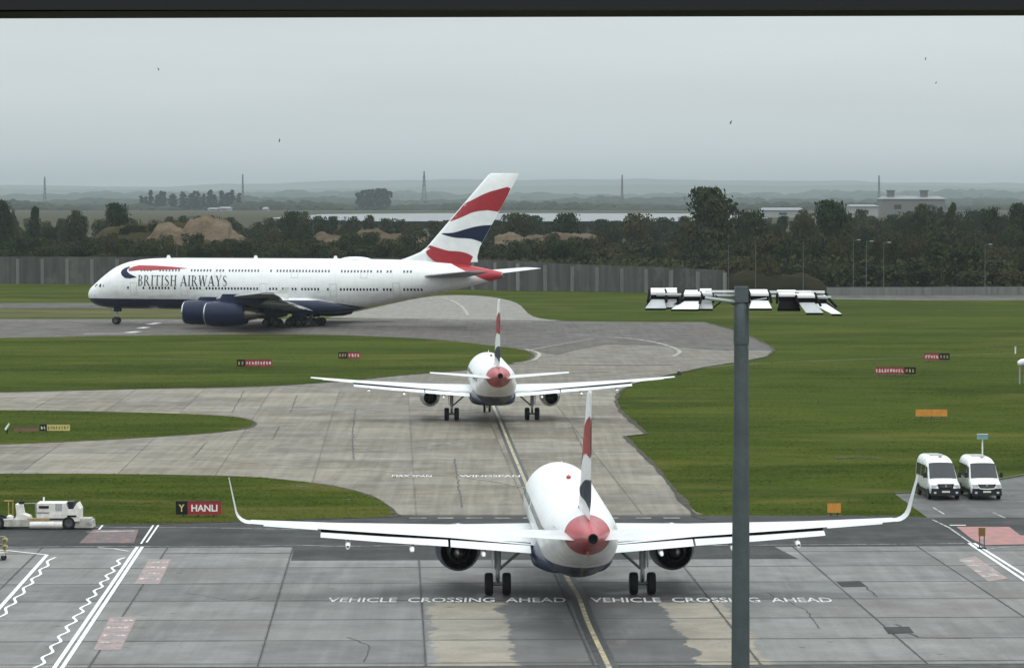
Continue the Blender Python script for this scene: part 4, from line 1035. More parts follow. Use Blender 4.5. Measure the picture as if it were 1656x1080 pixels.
def narrowbody(px, py, yaw, label, neo):
    """twin-jet seen from behind. x forward, y left, origin on the ground between the main wheels"""
    S0 = 17.7; g = gp(px, py, .04)
    root = empty('airliner', g, R(90) + yaw, label=label, cat='airliner', group='twin-jet airliners on the taxiway')
    fu = Fuselage([(0, .05, 3.28, 3.40), (.35, .52, 2.80, 3.85), (1.0, .95, 2.38, 4.25), (2.0, 1.38, 2.06, 4.72), (3.0, 1.66, 1.9, 5.30), (4.2, 1.86, 1.81, 5.70), (6.0, 1.975, 1.77, 5.90), (10, 1.975, 1.76, 5.92), (23.5, 1.975, 1.76, 5.92), (25.5, 1.96, 1.86, 5.92), (27.5, 1.86, 2.22, 5.91), (29.5, 1.66, 2.78, 5.88), (31.5, 1.36, 3.40, 5.82), (33.5, 1.0, 4.0, 5.72), (35.5, .62, 4.52, 5.58), (36.9, .34, 4.82, 5.44), (37.45, .24, 4.92, 5.36)], S0)
    steps = [0, .1, .22, .35, .6, .8, 1.0, 1.5, 2, 2.5, 3, 3.6, 4.2, 5, 6, 8, 10, 14, 18, 22, 23.5, 24.5, 25.5, 26.5, 27.5, 28.5, 29.5, 30.5, 31.5, 32.5, 33.5, 34.5, 35.5, 36.2, 36.9, 37.45]
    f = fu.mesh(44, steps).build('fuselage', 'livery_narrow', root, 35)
    # APU exhaust
    m_ = MB(); m_.lathe([(0, .245), (.2, .225), (.2, .18), (.09, .16)], (S0 - 37.40, 0, 5.14), (-1, 0, 0), 0, 20, (False, True)); m_.build('exhaust_cone', 'exhaust_dark', f, 30)
    if neo: root.rotation_euler = (0, -R(.9), R(90) + yaw)
    # cabin windows, doors
    m_ = MB(); x = 5.6
    while x < 29:
        if not (13.5 < x < 14.0):
            for sg in (1, -1):
                a = [fu.side(x + dx, 4.35 + dz, sg, .012) for dx, dz in ((-.115, -.17), (.115, -.17), (.115, .17), (-.115, .17))]; m_.add(a, [(0, 1, 2, 3)])
        x += .533
    tag(m_.build('cabin_windows', 'cabin_window', f), kind='stuff')
    for dx in (4.6, 30.2):
        for sg in (1, -1):
            fr = []
            for a, c, e, h in ((dx - .42, 3.1, dx - .38, 4.95), (dx + .38, 3.1, dx + .42, 4.95), (dx - .42, 4.91, dx + .42, 4.95), (dx - .42, 3.1, dx + .42, 3.14)): fr.append([(a, c), (e, c), (e, h), (a, h)])
            wrap(fu, fr, 'door_outline', 'door_line', f, .4, (sg,))
    m_ = MB()
    for sg in (1, -1):
        for a, c, e, h in ((1.75, 4.05, 2.35, 4.55), (2.42, 4.08, 3.0, 4.7), (3.06, 4.15, 3.4, 4.65)): m_.add([fu.side(p, q, sg, .012) for p, q in ((a, c), (e, c + .04), (e, h), (a + .25, h - .05))], [(0, 1, 2, 3)])
    m_.build('cockpit_window', 'window_dark', f)
    # belly fairing
    rings = []
    for x, w, zb, zt in ((11.2, .5, 1.85, 2.2), (12.2, 1.6, 1.62, 2.6), (14, 2.12, 1.48, 3.0), (19.5, 2.12, 1.48, 3.0), (21.5, 1.75, 1.58, 2.7), (23.2, .7, 1.76, 2.2)):
        zc, hh = (zb + zt) / 2, (zt - zb) / 2
        rings.append([Vector((S0 - x, w * math.copysign(abs(math.cos(t)) ** .6, math.cos(t)), zc + hh * math.copysign(abs(math.sin(t)) ** .6, math.sin(t)))) for t in [2 * math.pi * k / 28 for k in range(28)]])
    MB().loft(rings).build('belly_fairing', 'livery_narrow', root, 50)
    MB().lathe([(0, .001), (.05, .12), (.16, .13), (.24, .02)], (S0 - 16, 0, 5.9), (0, 0, 1), 0, 12).build('beacon', 'beacon_red', f, 40)
    MB().box((S0 - 9, 0, 6.05), (.5, .04, .36), taper=(.5, 1)).box((S0 - 21, 0, 6.05), (.5, .04, .36), taper=(.5, 1)).build('antenna', 'aircraft_white', f)
    # wings
    for sg in (1, -1):
        def wz(y): return (2.88 if neo else 2.75) + (y - 1.9) * (.070 if neo else .076) + .0022 * max(0, y - 6) ** 2
        secs = [(11.6, sg * 1.2, 2.55, 7.5, .13, .02), (12.0, sg * 1.95, wz(1.95), 7.0, .13, .02), (14.25, sg * 6.4, wz(6.4), 4.6, .115, .01), (17.3, sg * 12.2, wz(12.2), 2.75, .11, 0), (19.7, sg * 16.6, wz(16.6), 1.55, .10, -.01)]
        if not neo: secs.append((19.95, sg * 17.0, wz(17.0), 1.3, .10, -.01))
        wg = surface(MB(), secs, S0).build('wing', 'wing_grey', root, 40)
        if neo:                                          # curved sharklet
            sh = []; y0, z0 = 16.6, wz(16.6)
            for k in range(9):
                a = R(85) * min(1, k / 4.5); arc = min(k, 4.5) / 4.5
                rr = .75; yy = y0 + rr * math.sin(a); zz = z0 + rr * (1 - math.cos(a))
                if k > 4.5: t = (k - 4.5) / 3.5; yy += .30 * t; zz += 1.72 * t
                le = 19.7 + .55 * arc + (1.15 * (k - 4.5) / 3.5 if k > 4.5 else 0); ch = 1.55 - .35 * arc - (.65 * (k - 4.5) / 3.5 if k > 4.5 else 0)
                nrm = Vector((0, -math.sin(a) * sg, math.cos(a)))
                sh.append([Vector((S0 - le - u * ch, sg * yy, zz)) + nrm * (w * ch) for u, w in airfoil(12, .055)])
            MB().loft(sh).build('winglet', 'wing_grey', wg, 40)
        def te(y):                                       # wing trailing edge at span y
            a = [(1.95, 19.0), (6.4, 18.85), (12.2, 20.05), (16.6, 21.25)]
            for (p, q), (r_, s_) in zip(a, a[1:]):
                if p <= y <= r_: return q + (s_ - q) * (y - p) / (r_ - p)
        dr = R(13)
        for y0, y1, c0, c1 in ((2.15, 6.3, 1.15, 1.05), (6.42, 13.0, 1.0, .75)):
            sec = [(te(y) - .04, sg * y, wz(y) - .16 - .02 * c, c, .13, dr) for y, c in ((y0, c0), ((y0 + y1) / 2, (c0 + c1) / 2), (y1, c1))]
            surface(MB(), sec, S0).build('flap', 'wing_grey', wg, 40)
            # black strip painting the shade in the slot between wing and flap
        m_ = MB(); q = [(te(y) - .3, y) for y in (2.1, 6.4, 13.0)]
        top = [Vector((S0 - a, sg * y, wz(y) - .05)) for a, y in q]; bot = [Vector((S0 - a, sg * y, wz(y) - .22)) for a, y in q]
        m_.loft([[a, c, c + Vector((.1, 0, 0)), a + Vector((.1, 0, 0))] for a, c in zip(top, bot)]); m_.build('flap_slot_shade', 'gap_black', wg)
        for y, ln in ((4.6, 2.6), (8.3, 2.4), (11.6, 2.1)):
            m_ = MB(); c = Vector((S0 - te(y) + 1.1, sg * y, wz(y) - .42))
            m_.lathe([(0, .02), (.4, .1), (1.1, .14), (1.9, .14), (2.4, .1), (ln + .1, .03)], c, (-1, 0, -.12), 0, 12); m_.build('flap_track_fairing', 'aircraft_white', wg, 40)
        surface(MB(), [(te(y) - .0, sg * y, wz(y) + .0, .38 if y > 13.3 else .38, .1, .03) for y in (13.15, 15.9)], S0).build('aileron', 'wing_grey', wg, 40)
        # tailplane
        surface(MB(), [(31.0, sg * .6, 4.74, 3.7, .10, 0), (31.6, sg * 1.3, 4.82, 3.3, .10, 0), (34.75, sg * 6.2, 5.32, 1.4, .09, 0)], S0).build('tailplane', 'wing_grey', root, 40)
        # engine
        ey, ez = sg * 5.75, (1.88 if neo else 1.98); r0 = 1.22 if neo else .98
        en = empty_part('engine', root)
        if neo:
            m_ = MB().lathe([(.25, r0 * .74), (.03, r0 * .8), (0, r0 * .86), (.06, r0 * .92), (.6, r0), (1.6, r0 * 1.02), (2.6, r0 * .95), (3.45, r0 * .80), (3.45, r0 * .77), (2.2, r0 * .80)], (S0 - 10.6, ey, ez), (-1, 0, 0), 0, 36)
            m_.build('nacelle', 'nacelle_navy', en, 40)
            MB().lathe([(.25, r0 * .745), (.02, r0 * .805), (-.01, r0 * .865), (.08, r0 * .935), (.22, r0 * .965)], (S0 - 10.6, ey, ez), (-1, 0, 0), 0, 36).build('inlet_lip', 'chrome', en, 40)
            MB().lathe([(.6, .05), (.7, r0 * .76), (2.6, r0 * .77)], (S0 - 10.6, ey, ez), (-1, 0, 0), 0, 30).build('fan_face', 'exhaust_dark', en)
            MB().lathe([(2.4, r0 * .55), (3.5, r0 * .52), (4.3, r0 * .40), (4.3, r0 * .37), (3.6, r0 * .36)], (S0 - 10.6, ey, ez), (-1, 0, 0), 0, 30).build('core_cowl', 'exhaust_dark', en, 40)
            MB().lathe([(3.5, r0 * .27), (4.4, r0 * .22), (4.9, .02)], (S0 - 10.6, ey, ez), (-1, 0, 0), 0, 24).build('exhaust_plug', 'exhaust_metal', en, 40)
            MB().lathe([(2.6, r0 * .77), (2.61, .1)], (S0 - 10.6, ey, ez), (-1, 0, 0), 0, 30).build('duct_wall', 'gap_black', en)
        else:
            MB().lathe([(.25, r0 * .78), (0, r0 * .86), (.06, r0 * .93), (.6, r0), (2.0, r0), (3.4, r0 * .9), (4.7, r0 * .66), (4.7, r0 * .62), (3.6, r0 * .66)], (S0 - 10.7, ey, ez), (-1, 0, 0), 0, 36).build('nacelle', 'nacelle_grey', en, 40)
            MB().lathe([(.4, .05), (.5, r0 * .78)], (S0 - 10.7, ey, ez), (-1, 0, 0), 0, 30).build('fan_face', 'exhaust_dark', en)
            MB().lathe([(3.7, r0 * .68), (3.72, .05)], (S0 - 10.7, ey, ez), (-1, 0, 0), 0, 30).build('duct_wall', 'gap_black', en)
            MB().lathe([(3.7, r0 * .34), (4.4, r0 * .25), (4.9, .02)], (S0 - 10.7, ey, ez), (-1, 0, 0), 0, 24).build('exhaust_plug', 'exhaust_metal', en, 40)
        surface(MB(), [(11.6, ey, ez + r0 * .72, 4.2, .09, 0), (12.4, ey, wz(5.75) + .05, 5.0, .08, 0)], S0, 'fin').build('pylon', 'aircraft_white', en, 40)
        # main gear
        mg = empty_part('main_gear', root); gy = sg * 3.795
        MB().tube([(0, gy, .58), (.02, gy, 1.5)], .11, n=14).tube([(.02, gy, 1.35), (.1, gy, 2.6)], .17, n=14).build('strut', 'gear_white', mg, 40)
        MB().tube([(.05, gy - sg * .1, 1.35), (.1, gy - sg * 1.25, 2.35)], .075, n=10).tube([(.0, gy, 1.1), (-.35, gy, .85), (-.05, gy, .62)], .05, n=8).build('side_brace', 'gear_metal', mg, 40)
        MB().tube([(0, gy - .5, .585), (0, gy + .5, .585)], .1, n=12).build('axle', 'gear_metal', mg, 40)
        MB().box((.06, gy + sg * .28, 2.0), (1.15, .05, 1.15), taper=(1.1, 1)).build('gear_door', 'aircraft_white', mg)
        for o_ in (-.465, .465): put_wheel(mg, (0, gy + o_, .585), .585, .43)
    # nose gear
    ng = empty_part('nose_gear', root); gx = S0 - 5.07
    MB().tube([(gx, 0, .4), (gx - .1, 0, 2.0)], .085, n=12).tube([(gx + .05, 0, 1.0), (gx + .9, 0, 1.95)], .05, n=8).build('strut', 'gear_white', ng, 40)
    for sg in (1, -1):
        put_wheel(ng, (gx, sg * .25, .385), .385, .22); MB().box((gx, sg * .42, 1.55), (1.3, .04, .55)).build('gear_door', 'aircraft_white', ng)
    # fin
    f0, f1 = (29.1, 5.75, 5.75), (33.75, 11.7, 2.1)
    m_ = surface(MB(), [(26.9, 0, 5.72, 8.0, .05, 0), (28.6, 0, 5.95, 6.3, .085, 0), (29.1 + .48, 0, 6.4, 5.4, .105, 0), (f1[0], 0, f1[1], f1[2], .105, 0), (f1[0] + .35, 0, f1[1] + .13, f1[2] - .5, .06, 0)], S0, 'fin')
    fin = m_.build('fin', 'aircraft_white', root, 40)
    fin_stripes(fin, f0, f1, .105, S0, 6)
    MB().box((S0 - 35.2, 0, 11.84), (.3, .1, .1)).build('tail_light', 'lamp_clear', fin)
    return root
def empty_part(name, parent):
    o = bpy.data.objects.new(name, None); C.objects.link(o); o.parent = parent; return o

narrowbody(922, 961, R(2.15), 'nearest white airliner from behind with upturned wingtips and red tail cone', True)
narrowbody(795.5, 679, R(2.5), 'second white airliner from behind with straight wings, farther along the taxiway', False)

def widebody():
    S0 = 37.2; g = gp(480, 527, .04); A = R(16.2)
    root = empty('double_deck_airliner', g, R(180) - A, label='large white double-deck airliner side-on with red and navy tail fin', cat='airliner')
    fu = Fuselage([(0, .08, 4.7, 5.0), (.5, .95, 3.85, 6.0), (1.3, 1.6, 3.3, 6.7), (2.3, 2.15, 2.98, 7.55), (3.6, 2.65, 2.8, 8.55), (5.2, 3.05, 2.7, 9.6), (7.5, 3.38, 2.66, 10.45), (10.5, 3.55, 2.64, 10.92), (14, 3.57, 2.62, 11.1), (20, 3.57, 2.62, 11.14), (44, 3.57, 2.62, 11.14), (48, 3.53, 2.9, 11.12), (52, 3.38, 3.6, 11.07), (56, 3.1, 4.4, 10.98), (60, 2.65, 5.2, 10.8), (64, 2.1, 6.05, 10.5), (68, 1.4, 6.95, 10.0), (71, .75, 7.7, 9.45), (72.6, .4, 8.1, 9.1)], S0)
    steps = [0, .12, .3, .5, .8, 1.05, 1.3, 1.8, 2.3, 2.9, 3.6, 4.4, 5.2, 6.3, 7.5, 9, 10.5, 12, 14, 17, 20, 28, 36, 44, 46, 48, 50, 52, 54, 56, 58, 60, 62, 64, 66, 68, 69.5, 71, 72, 72.6]
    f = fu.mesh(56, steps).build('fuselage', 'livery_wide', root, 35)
    MB().lathe([(0, .43), (.3, .38), (.3, .3), (.12, .27)], (S0 - 72.55, 0, 8.6), (-1, 0, 0), 0, 20, (False, True)).build('exhaust_cone', 'exhaust_metal', f, 30)
    rg = random.Random(3)
    for zz, name in ((9.15, 'upper_deck_windows'), (6.2, 'main_deck_windows')):
        m_ = MB(); x = 8.6
        while x < 62:
            z = zz if x < 54 else zz
            ok = not any(abs(x - d) < .9 for d in (9.6, 18.6, 32.6, 44.8, 55.5)) and (x < 58 or zz < 7) and not (zz > 8 and x < 20 and x > 20) and not (zz < 7 and 60.5 < x)
            if ok and rg.random() > .12:
                for sg in (1, -1):
                    m_.add([fu.side(x + dx, z + dz, sg, .012) for dx, dz in ((-.15, -.2), (.15, -.2), (.15, .2), (-.15, .2))], [(0, 1, 2, 3)])
            x += .56
        tag(m_.build(name, 'window_dark' if zz < 7 else 'cabin_window', f), kind='stuff')
    for dx, z0 in ((9.6, 5.0), (18.6, 5.0), (32.6, 5.0), (44.8, 5.0), (55.5, 5.2), (24.5, 8.0), (38.0, 8.0), (50.0, 8.0)):
        for sg in (1, -1):
            fr = []
            for a, c, e, h in ((dx - .6, z0, dx - .53, z0 + 2.1), (dx + .53, z0, dx + .6, z0 + 2.1), (dx - .6, z0 + 2.03, dx + .6, z0 + 2.1), (dx - .6, z0, dx + .6, z0 + .07)): fr.append([(a, c), (e, c), (e, h), (a, h)])
            wrap(fu, fr, 'door_outline', 'door_line', f, .6, (sg,), .015)
    m_ = MB()
    for a, c, e, h in ((1.55, 6.15, 2.5, 6.75), (2.55, 6.2, 3.35, 6.85), (3.4, 6.3, 3.9, 6.8)):
        for sg in (1, -1): m_.add([fu.side(p, q, sg, .015) for p, q in ((a + .25, c + .1), (e, c), (e, h), (a + .45, h - .1))], [(0, 1, 2, 3)])
    m_.build('cockpit_window', 'window_dark', f)
    # lettering and ribbon, left and right
    polys, w = word('BRITISH AIRWAYS'); sc_x = 15.9 / w; hgt = 1.75; z0 = 6.55
    wrap(fu, [[(10.4 + a * sc_x, z0 + c * hgt) for a, c in p] for p in polys], 'lettering', 'decal_black', f, .6, (1,), .022)
    wrap(fu, [[(26.3 - a * sc_x, z0 + c * hgt) for a, c in p] for p in polys], 'lettering', 'decal_black', f, .6, (-1,), .022)
    red = [(8.3, 9.3), (9.2, 9.75), (10.2, 9.95), (13, 9.9), (16.5, 9.72), (19.2, 9.45), (16.5, 9.28), (13, 9.12), (10.4, 9.1), (8.9, 8.95)]
    nav = [(7.0, 8.75), (7.15, 9.15), (7.6, 9.5), (8.3, 9.72), (8.6, 9.6), (8.15, 9.3), (8.15, 8.95), (8.7, 8.55), (10.2, 7.95), (9.0, 7.75), (8.0, 7.8), (7.3, 8.25)]
    wrap(fu, [red], 'ribbon', 'decal_red', f, .5, (1, -1), .022)['label'] = 'red ribbon mark'; wrap(fu, [nav], 'ribbon', 'decal_navy', f, .5, (1, -1), .026)['label'] = 'navy ribbon mark'
    for x, z in ((14.5, 11.15), (30, 11.15), (44, 11.15)): MB().box((S0 - x, 0, z + .22), (.8, .06, .5), taper=(.5, 1)).build('antenna', 'aircraft_white', f)
    rings = []
    for t in range(9):
        a = math.pi * t / 8; rings.append([Vector((S0 - 47.5 + 2.6 * math.cos(a), .9 * math.sin(a) * math.cos(q) + .001, 11.05 + .45 * math.sin(a) * math.sin(q))) for q in [math.pi * k / 8 for k in range(9)]])
    MB().loft(rings, closed=False, cap=(False, False)).build('radome', 'aircraft_white', f, 60)
    # belly fairing
    rings = []
    for x, w, zb, zt in ((19, .8, 2.7, 3.2), (22, 2.8, 2.25, 4.2), (26, 3.75, 2.0, 5.2), (40, 3.75, 2.0, 5.0), (44.5, 2.9, 2.2, 4.4), (48.5, 1.0, 2.8, 3.6)):
        zc, hh = (zb + zt) / 2, (zt - zb) / 2
        rings.append([Vector((S0 - x, w * math.copysign(abs(math.cos(t)) ** .6, math.cos(t)), zc + hh * math.copysign(abs(math.sin(t)) ** .6, math.sin(t)))) for t in [2 * math.pi * k / 32 for k in range(32)]])
    MB().loft(rings).build('belly_fairing', 'livery_wide', root, 50)
    for sg in (1, -1):
        def wz(y): return 3.9 + (y - 3.4) * .075 - .0005 * max(0, y - 20) ** 2
        sec = [(19.6, sg * 2.2, 3.8, 19.5, .13, .02), (20.8, sg * 3.6, wz(3.6), 18.2, .13, .02), (27.6, sg * 13.5, wz(13.5), 12.2, .11, .01), (33.5, sg * 22.5, wz(22.5), 9.0, .10, 0), (45.2, sg * 39.2, wz(39.2), 4.0, .09, -.02)]
        wg = surface(MB(), sec, S0).build('wing', 'wing_shade_grey', root, 40)
        MB().add([(S0 - 47.4, sg * 39.2, wz(39.2)), (S0 - 49.8, sg * 39.25, wz(39.2) + .05), (S0 - 50.2, sg * 39.4, wz(39.2) + 1.0), (S0 - 49.6, sg * 39.4, wz(39.2) + .95), (S0 - 50.0, sg * 39.3, wz(39.2) - .9), (S0 - 49.3, sg * 39.3, wz(39.2) - .85)] , [(0, 1, 2, 3), (0, 5, 4, 1)]).build('wingtip_fence', 'aircraft_white', wg)
        def te(y):
            a = [(3.6, 39.0), (13.5, 39.8), (22.5, 42.5), (39.2, 49.2)]
            for (p, q), (r_, s_) in zip(a, a[1:]):
                if p <= y <= r_: return q + (s_ - q) * (y - p) / (r_ - p)
        for y0, y1, c0, c1 in ((4.4, 11.5, 3.2, 2.6), (11.7, 17.6, 2.6, 2.3), (17.9, 26.0, 2.3, 1.8)):
            surface(MB(), [(te(y) - .5, sg * y, wz(y) - .45, c, .13, R(16)) for y, c in ((y0, c0), (y1, c1))], S0).build('flap', 'wing_shade_grey', wg, 40)
        for y in (8, 14.6, 19.5, 25): 
            MB().lathe([(0, .05), (1.2, .38), (3.2, .5), (5.4, .36), (7.0, .05)], (S0 - te(y) + 4.4, sg * y, wz(y) - .75), (-1, 0, -.06), 0, 14).build('flap_track_fairing', 'wing_shade_grey', wg, 40)
        surface(MB(), [(59.2, sg * 1.6, 8.35, 8.6, .09, 0), (60.6, sg * 3.0, 8.45, 7.8, .09, 0), (71.3, sg * 15.1, 9.45, 3.7, .08, 0)], S0).build('tailplane', 'wing_grey' if sg < 0 else 'wing_shade_grey', root, 40)  # left tailplane coloured darker as the side in shade
        for ey, lx in ((14.9, 23.3), (25.7, 31.3)):
            en = empty_part('engine', root); y = sg * ey; ez = 2.62 if ey < 20 else 2.75; r0 = 1.98; ke = 1.18
            o = (S0 - lx, y, ez); ax = (-1, 0, 0)
            MB().lathe([(q_ * ke, r_) for q_, r_ in [(.35, r0 * .78), (.05, r0 * .84), (.1, r0 * .93), (.9, r0), (2.6, r0 * 1.02), (4.4, r0 * .95), (5.6, r0 * .80), (5.6, r0 * .77), (4.2, r0 * .8)]], o, ax, 0, 40).build('nacelle', 'nacelle_navy', en, 40)
            MB().lathe([(q_ * ke, r_) for q_, r_ in [(.35, r0 * .785), (.02, r0 * .845), (-.02, r0 * .88), (.1, r0 * .93), (.18, r0 * .945)]], o, ax, 0, 40).build('inlet_lip', 'chrome', en, 40)
            MB().lathe([(q_ * ke, r_) for q_, r_ in [(1.0, .1), (1.2, r0 * .8), (4.3, r0 * .8)]], o, ax, 0, 30).build('fan_face', 'exhaust_dark', en)
            MB().lathe([(q_ * ke, r_) for q_, r_ in [(4.2, r0 * .6), (5.6, r0 * .56), (7.2, r0 * .38), (7.2, r0 * .35), (6, r0 * .35)]], o, ax, 0, 30).build('core_cowl', 'exhaust_metal', en, 40)
            MB().lathe([(q_ * ke, r_) for q_, r_ in [(6.6, r0 * .26), (7.4, r0 * .22), (8.3, .03)]], o, ax, 0, 24).build('exhaust_plug', 'exhaust_metal', en, 40)
            surface(MB(), [(lx + 1.6, y, ez + r0 * .8, 7.4, .09, 0), (lx + 2.6, y, wz(ey) + .35, 8.5, .07, 0)], S0, 'fin').build('pylon', 'nacelle_navy', en, 40)
    def bogie(name, x, y, rows, top):
        mg = empty_part(name, root); sp = 1.7; xs_ = [(-(rows - 1) / 2 + i) * sp for i in range(rows)]
        MB().tube([(S0 - x, y, .75), (S0 - x, y, top)], .3, n=14).tube([(S0 - x + .2, y, 1.7), (S0 - x + 1.6, y * .8, top)], .14, n=8).build('strut', 'gear_metal', mg, 40)
        MB().box((S0 - x, y, .72), (xs_[-1] - xs_[0] + .5, .35, .35)).build('bogie_beam', 'gear_metal', mg)
        MB().box((S0 - x, y + math.copysign(.9, y), 2.1), (2.4, .08, 1.4)).build('gear_door', 'decal_navy', mg)
        for q in xs_:
            for o_ in (-.68, .68): put_wheel(mg, (S0 - x + q, y + o_, .7), .7, .5)
    for sg in (1, -1): bogie('wing_gear', 35.2, sg * 6.2, 2, 3.8); bogie('body_gear', 38.8, sg * 2.63, 3, 2.4)
    ng = empty_part('nose_gear', root); gx = S0 - 5.1
    MB().tube([(gx, 0, .6), (gx - .1, 0, 3.0)], .17, n=12).tube([(gx + .1, 0, 1.4), (gx + 1.4, 0, 2.9)], .09, n=8).build('strut', 'gear_white', ng, 40)
    for sg in (1, -1):
        put_wheel(ng, (gx, sg * .45, .62), .62, .42); MB().box((gx - .2, sg * .5, 2.45), (1.0, .06, .7)).build('gear_door', 'decal_navy', ng)
    (l0, z0, c0), (l1, z1, c1) = A380_FIN; k = (l1 - l0) / (z1 - z0); kc = (c1 - c0) / (z1 - z0)
    rows = [(54.5, 0, 10.7, 14.0, .03, 0), (57.0, 0, 11.6, 11.4, .06, 0), (58.7, 0, 12.3, 9.9, .085, 0)] + [(l0 + k * q, 0, z0 + q, c0 + kc * q, .10, 0) for q in (.2, 4, 8, z1 - z0)] + [(l1 + .5, 0, z1 + .25, c1 - .7, .06, 0)]
    fin = surface(MB(), rows, S0, 'fin').build('fin', 'aircraft_white', root, 40)
    fin_stripes(fin, A380_FIN[0], A380_FIN[1], .10, S0, 10)
    return root
widebody()

# ================================================================== FLOODLIGHT MAST
DM = 20.6 * 0 + 53.0
def floodlight():
    top = at(1199, 478, DM); sc = DM / F_PX
    root = empty('floodlight_mast', (top.x, DM, 0), label='tall grey floodlight mast with two clusters of white lamp heads in the foreground', cat='mast')
    zt = top.z; z_ = lambda py: zpx_at(py) ; X = lambda px: at(px, 480, DM).x - top.x
    def zpx_at(py): return at(1199, py, DM).z
    MB().tube([(0, 0, 0), (0, 0, zpx_at(800)), (0, 0, zpx_at(552))], [.19, .128, .108], n=24).build('pole', 'galvanised', root, 40)
    MB().tube([(0, 0, zpx_at(556)), (0, 0, zpx_at(500)), (0, 0, zpx_at(486))], [.118, .116, .09], n=24).box((0, -.01, zpx_at(486)), (.2, .2, .05)).build('collar', 'galvanised', root, 40)
    MB().box((0, 0, zpx_at(474)), (.2, .16, .2)).build('mast_cap', 'galvanised', root)
    MB().tube([(X(1062), .12, zpx_at(477)), (X(1345), .12, zpx_at(482))], .028, n=8).tube([(X(1140), .0, zpx_at(482)), (0, 0, zpx_at(490)), (X(1240), 0, zpx_at(482))], .03, n=8).build('crossarm', 'galvanised_pale', root, 40)
    MB().add([(X(1165), 0, zpx_at(484)), (X(1200), 0, zpx_at(484)), (X(1200), 0, zpx_at(500)), (X(1165), .05, zpx_at(484)), (X(1200), .05, zpx_at(484)), (X(1200), .05, zpx_at(500))], [(0, 1, 2), (5, 4, 3), (0, 2, 5, 3), (0, 3, 4, 1), (1, 4, 5, 2)]).build('bracket', 'galvanised', root)
    def head(px0, px1, yt, yb, skew, face, y0=0.0, tilt=.28):
        """lamp head: white lid, dark rim, sloping front panel and a yoke"""
        h = empty_part('lamp_head', root)
        x0, x1, zt_, zb_ = X(px0), X(px1), zpx_at(yt), zpx_at(yb); hh = zt_ - zb_; d = .34; zl = zt_ - hh * .24; flare = .035; zp = zl - .07
        MB().add([(x0, y0, zl), (x1, y0, zl), (x1 + skew * .2, y0 + d, zt_), (x0 + skew * .2, y0 + d, zt_), (x0, y0, zl + .035), (x1, y0, zl + .035), (x1 + skew * .2, y0 + d, zt_ + .03), (x0 + skew * .2, y0 + d, zt_ + .03)], [(3, 2, 1, 0), (4, 5, 6, 7), (0, 1, 5, 4), (1, 2, 6, 5), (2, 3, 7, 6), (3, 0, 4, 7)]).build('lid', 'lamp_white', h)
        w = x1 - x0
        xa, xb = x0 - skew - flare, x1 - skew * .5 + flare
        MB().add([(x0 + .01, y0 - .02, zp), (x1 - .01, y0 - .02, zp), (xb, y0 - tilt, zb_ + .01), (xa, y0 - tilt, zb_ + .01), (x0 + .01, y0 + .03, zp), (x1 - .01, y0 + .03, zp), (xb, y0 - tilt + .05, zb_), (xa, y0 - tilt + .05, zb_)], [(0, 1, 2, 3), (7, 6, 5, 4), (0, 4, 5, 1), (1, 5, 6, 2), (2, 6, 7, 3), (3, 7, 4, 0)]).build('front_panel', face, h)
        MB().box(((x0 + x1) / 2, y0 + .02, zl - .036), (w * .98, .05, .066)).build('rim', 'gap_black', h); MB().box(((xa + xb) / 2, y0 - tilt + .02, zb_ - .008), ((xb - xa) * 1.0, .05, .022)).build('rim', 'gap_black', h)
        MB().add([(x0 + .03, y0 + .08, zl - .01), (x1 - .03, y0 + .08, zl - .01), (xb - .02, y0 + .05, zb_ + .05), (xa + .02, y0 + .05, zb_ + .05), (x0 + .03, y0 + d - .03, zl + .02), (x1 - .03, y0 + d - .03, zl + .02)], [(0, 1, 2, 3), (0, 4, 5, 1), (1, 5, 2), (0, 3, 4), (2, 5, 4, 3)]).build('housing', 'van_black', h)
        for xx, s_ in ((x0 - .012, -1), (x1 + .012, 1)):
            MB().tube([(xx, y0 + .2, zt_ + .0), (xx + s_ * .01, y0 + .02, zl + .01), (xx - skew * .3 + s_ * .02, y0 - tilt * .45, (zl + zb_) / 2 + .0)], .02, n=6).build('yoke', 'gap_black', h)
        return h
    head(1053, 1076, 470, 499, .06, 'lamp_grey', .12); head(1077, 1096, 470, 498, .07, 'lamp_grey', .2, .2)
    head(1106, 1133, 473, 500, .17, 'lamp_white', 0); head(1133, 1152, 471, 500, .06, 'lamp_grey', .1, .18)
    head(1214, 1243, 472, 499, .0, 'lamp_white', -.02, .18); head(1260, 1290, 473, 501, -.01, 'gap_black', .06, .08)
    head(1290, 1318, 474, 506, -.14, 'lamp_grey', .0); head(1312, 1338, 476, 508, -.33, 'lamp_white', .1)
    MB().box((X(1165), .22, zpx_at(472)), (X(1168) - X(1120), .16, .03)).box((X(1280), .25, zpx_at(473)), (X(1336) - X(1225), .16, .035), rz=0).build('ballast_tray', 'lamp_white', root)
    MB().tube([(X(1158), .1, zpx_at(478)), (X(1166), .0, zpx_at(488)), (X(1152), .0, zpx_at(499))], .012, n=6).build('cable', 'gap_black', root)
    return root
floodlight()

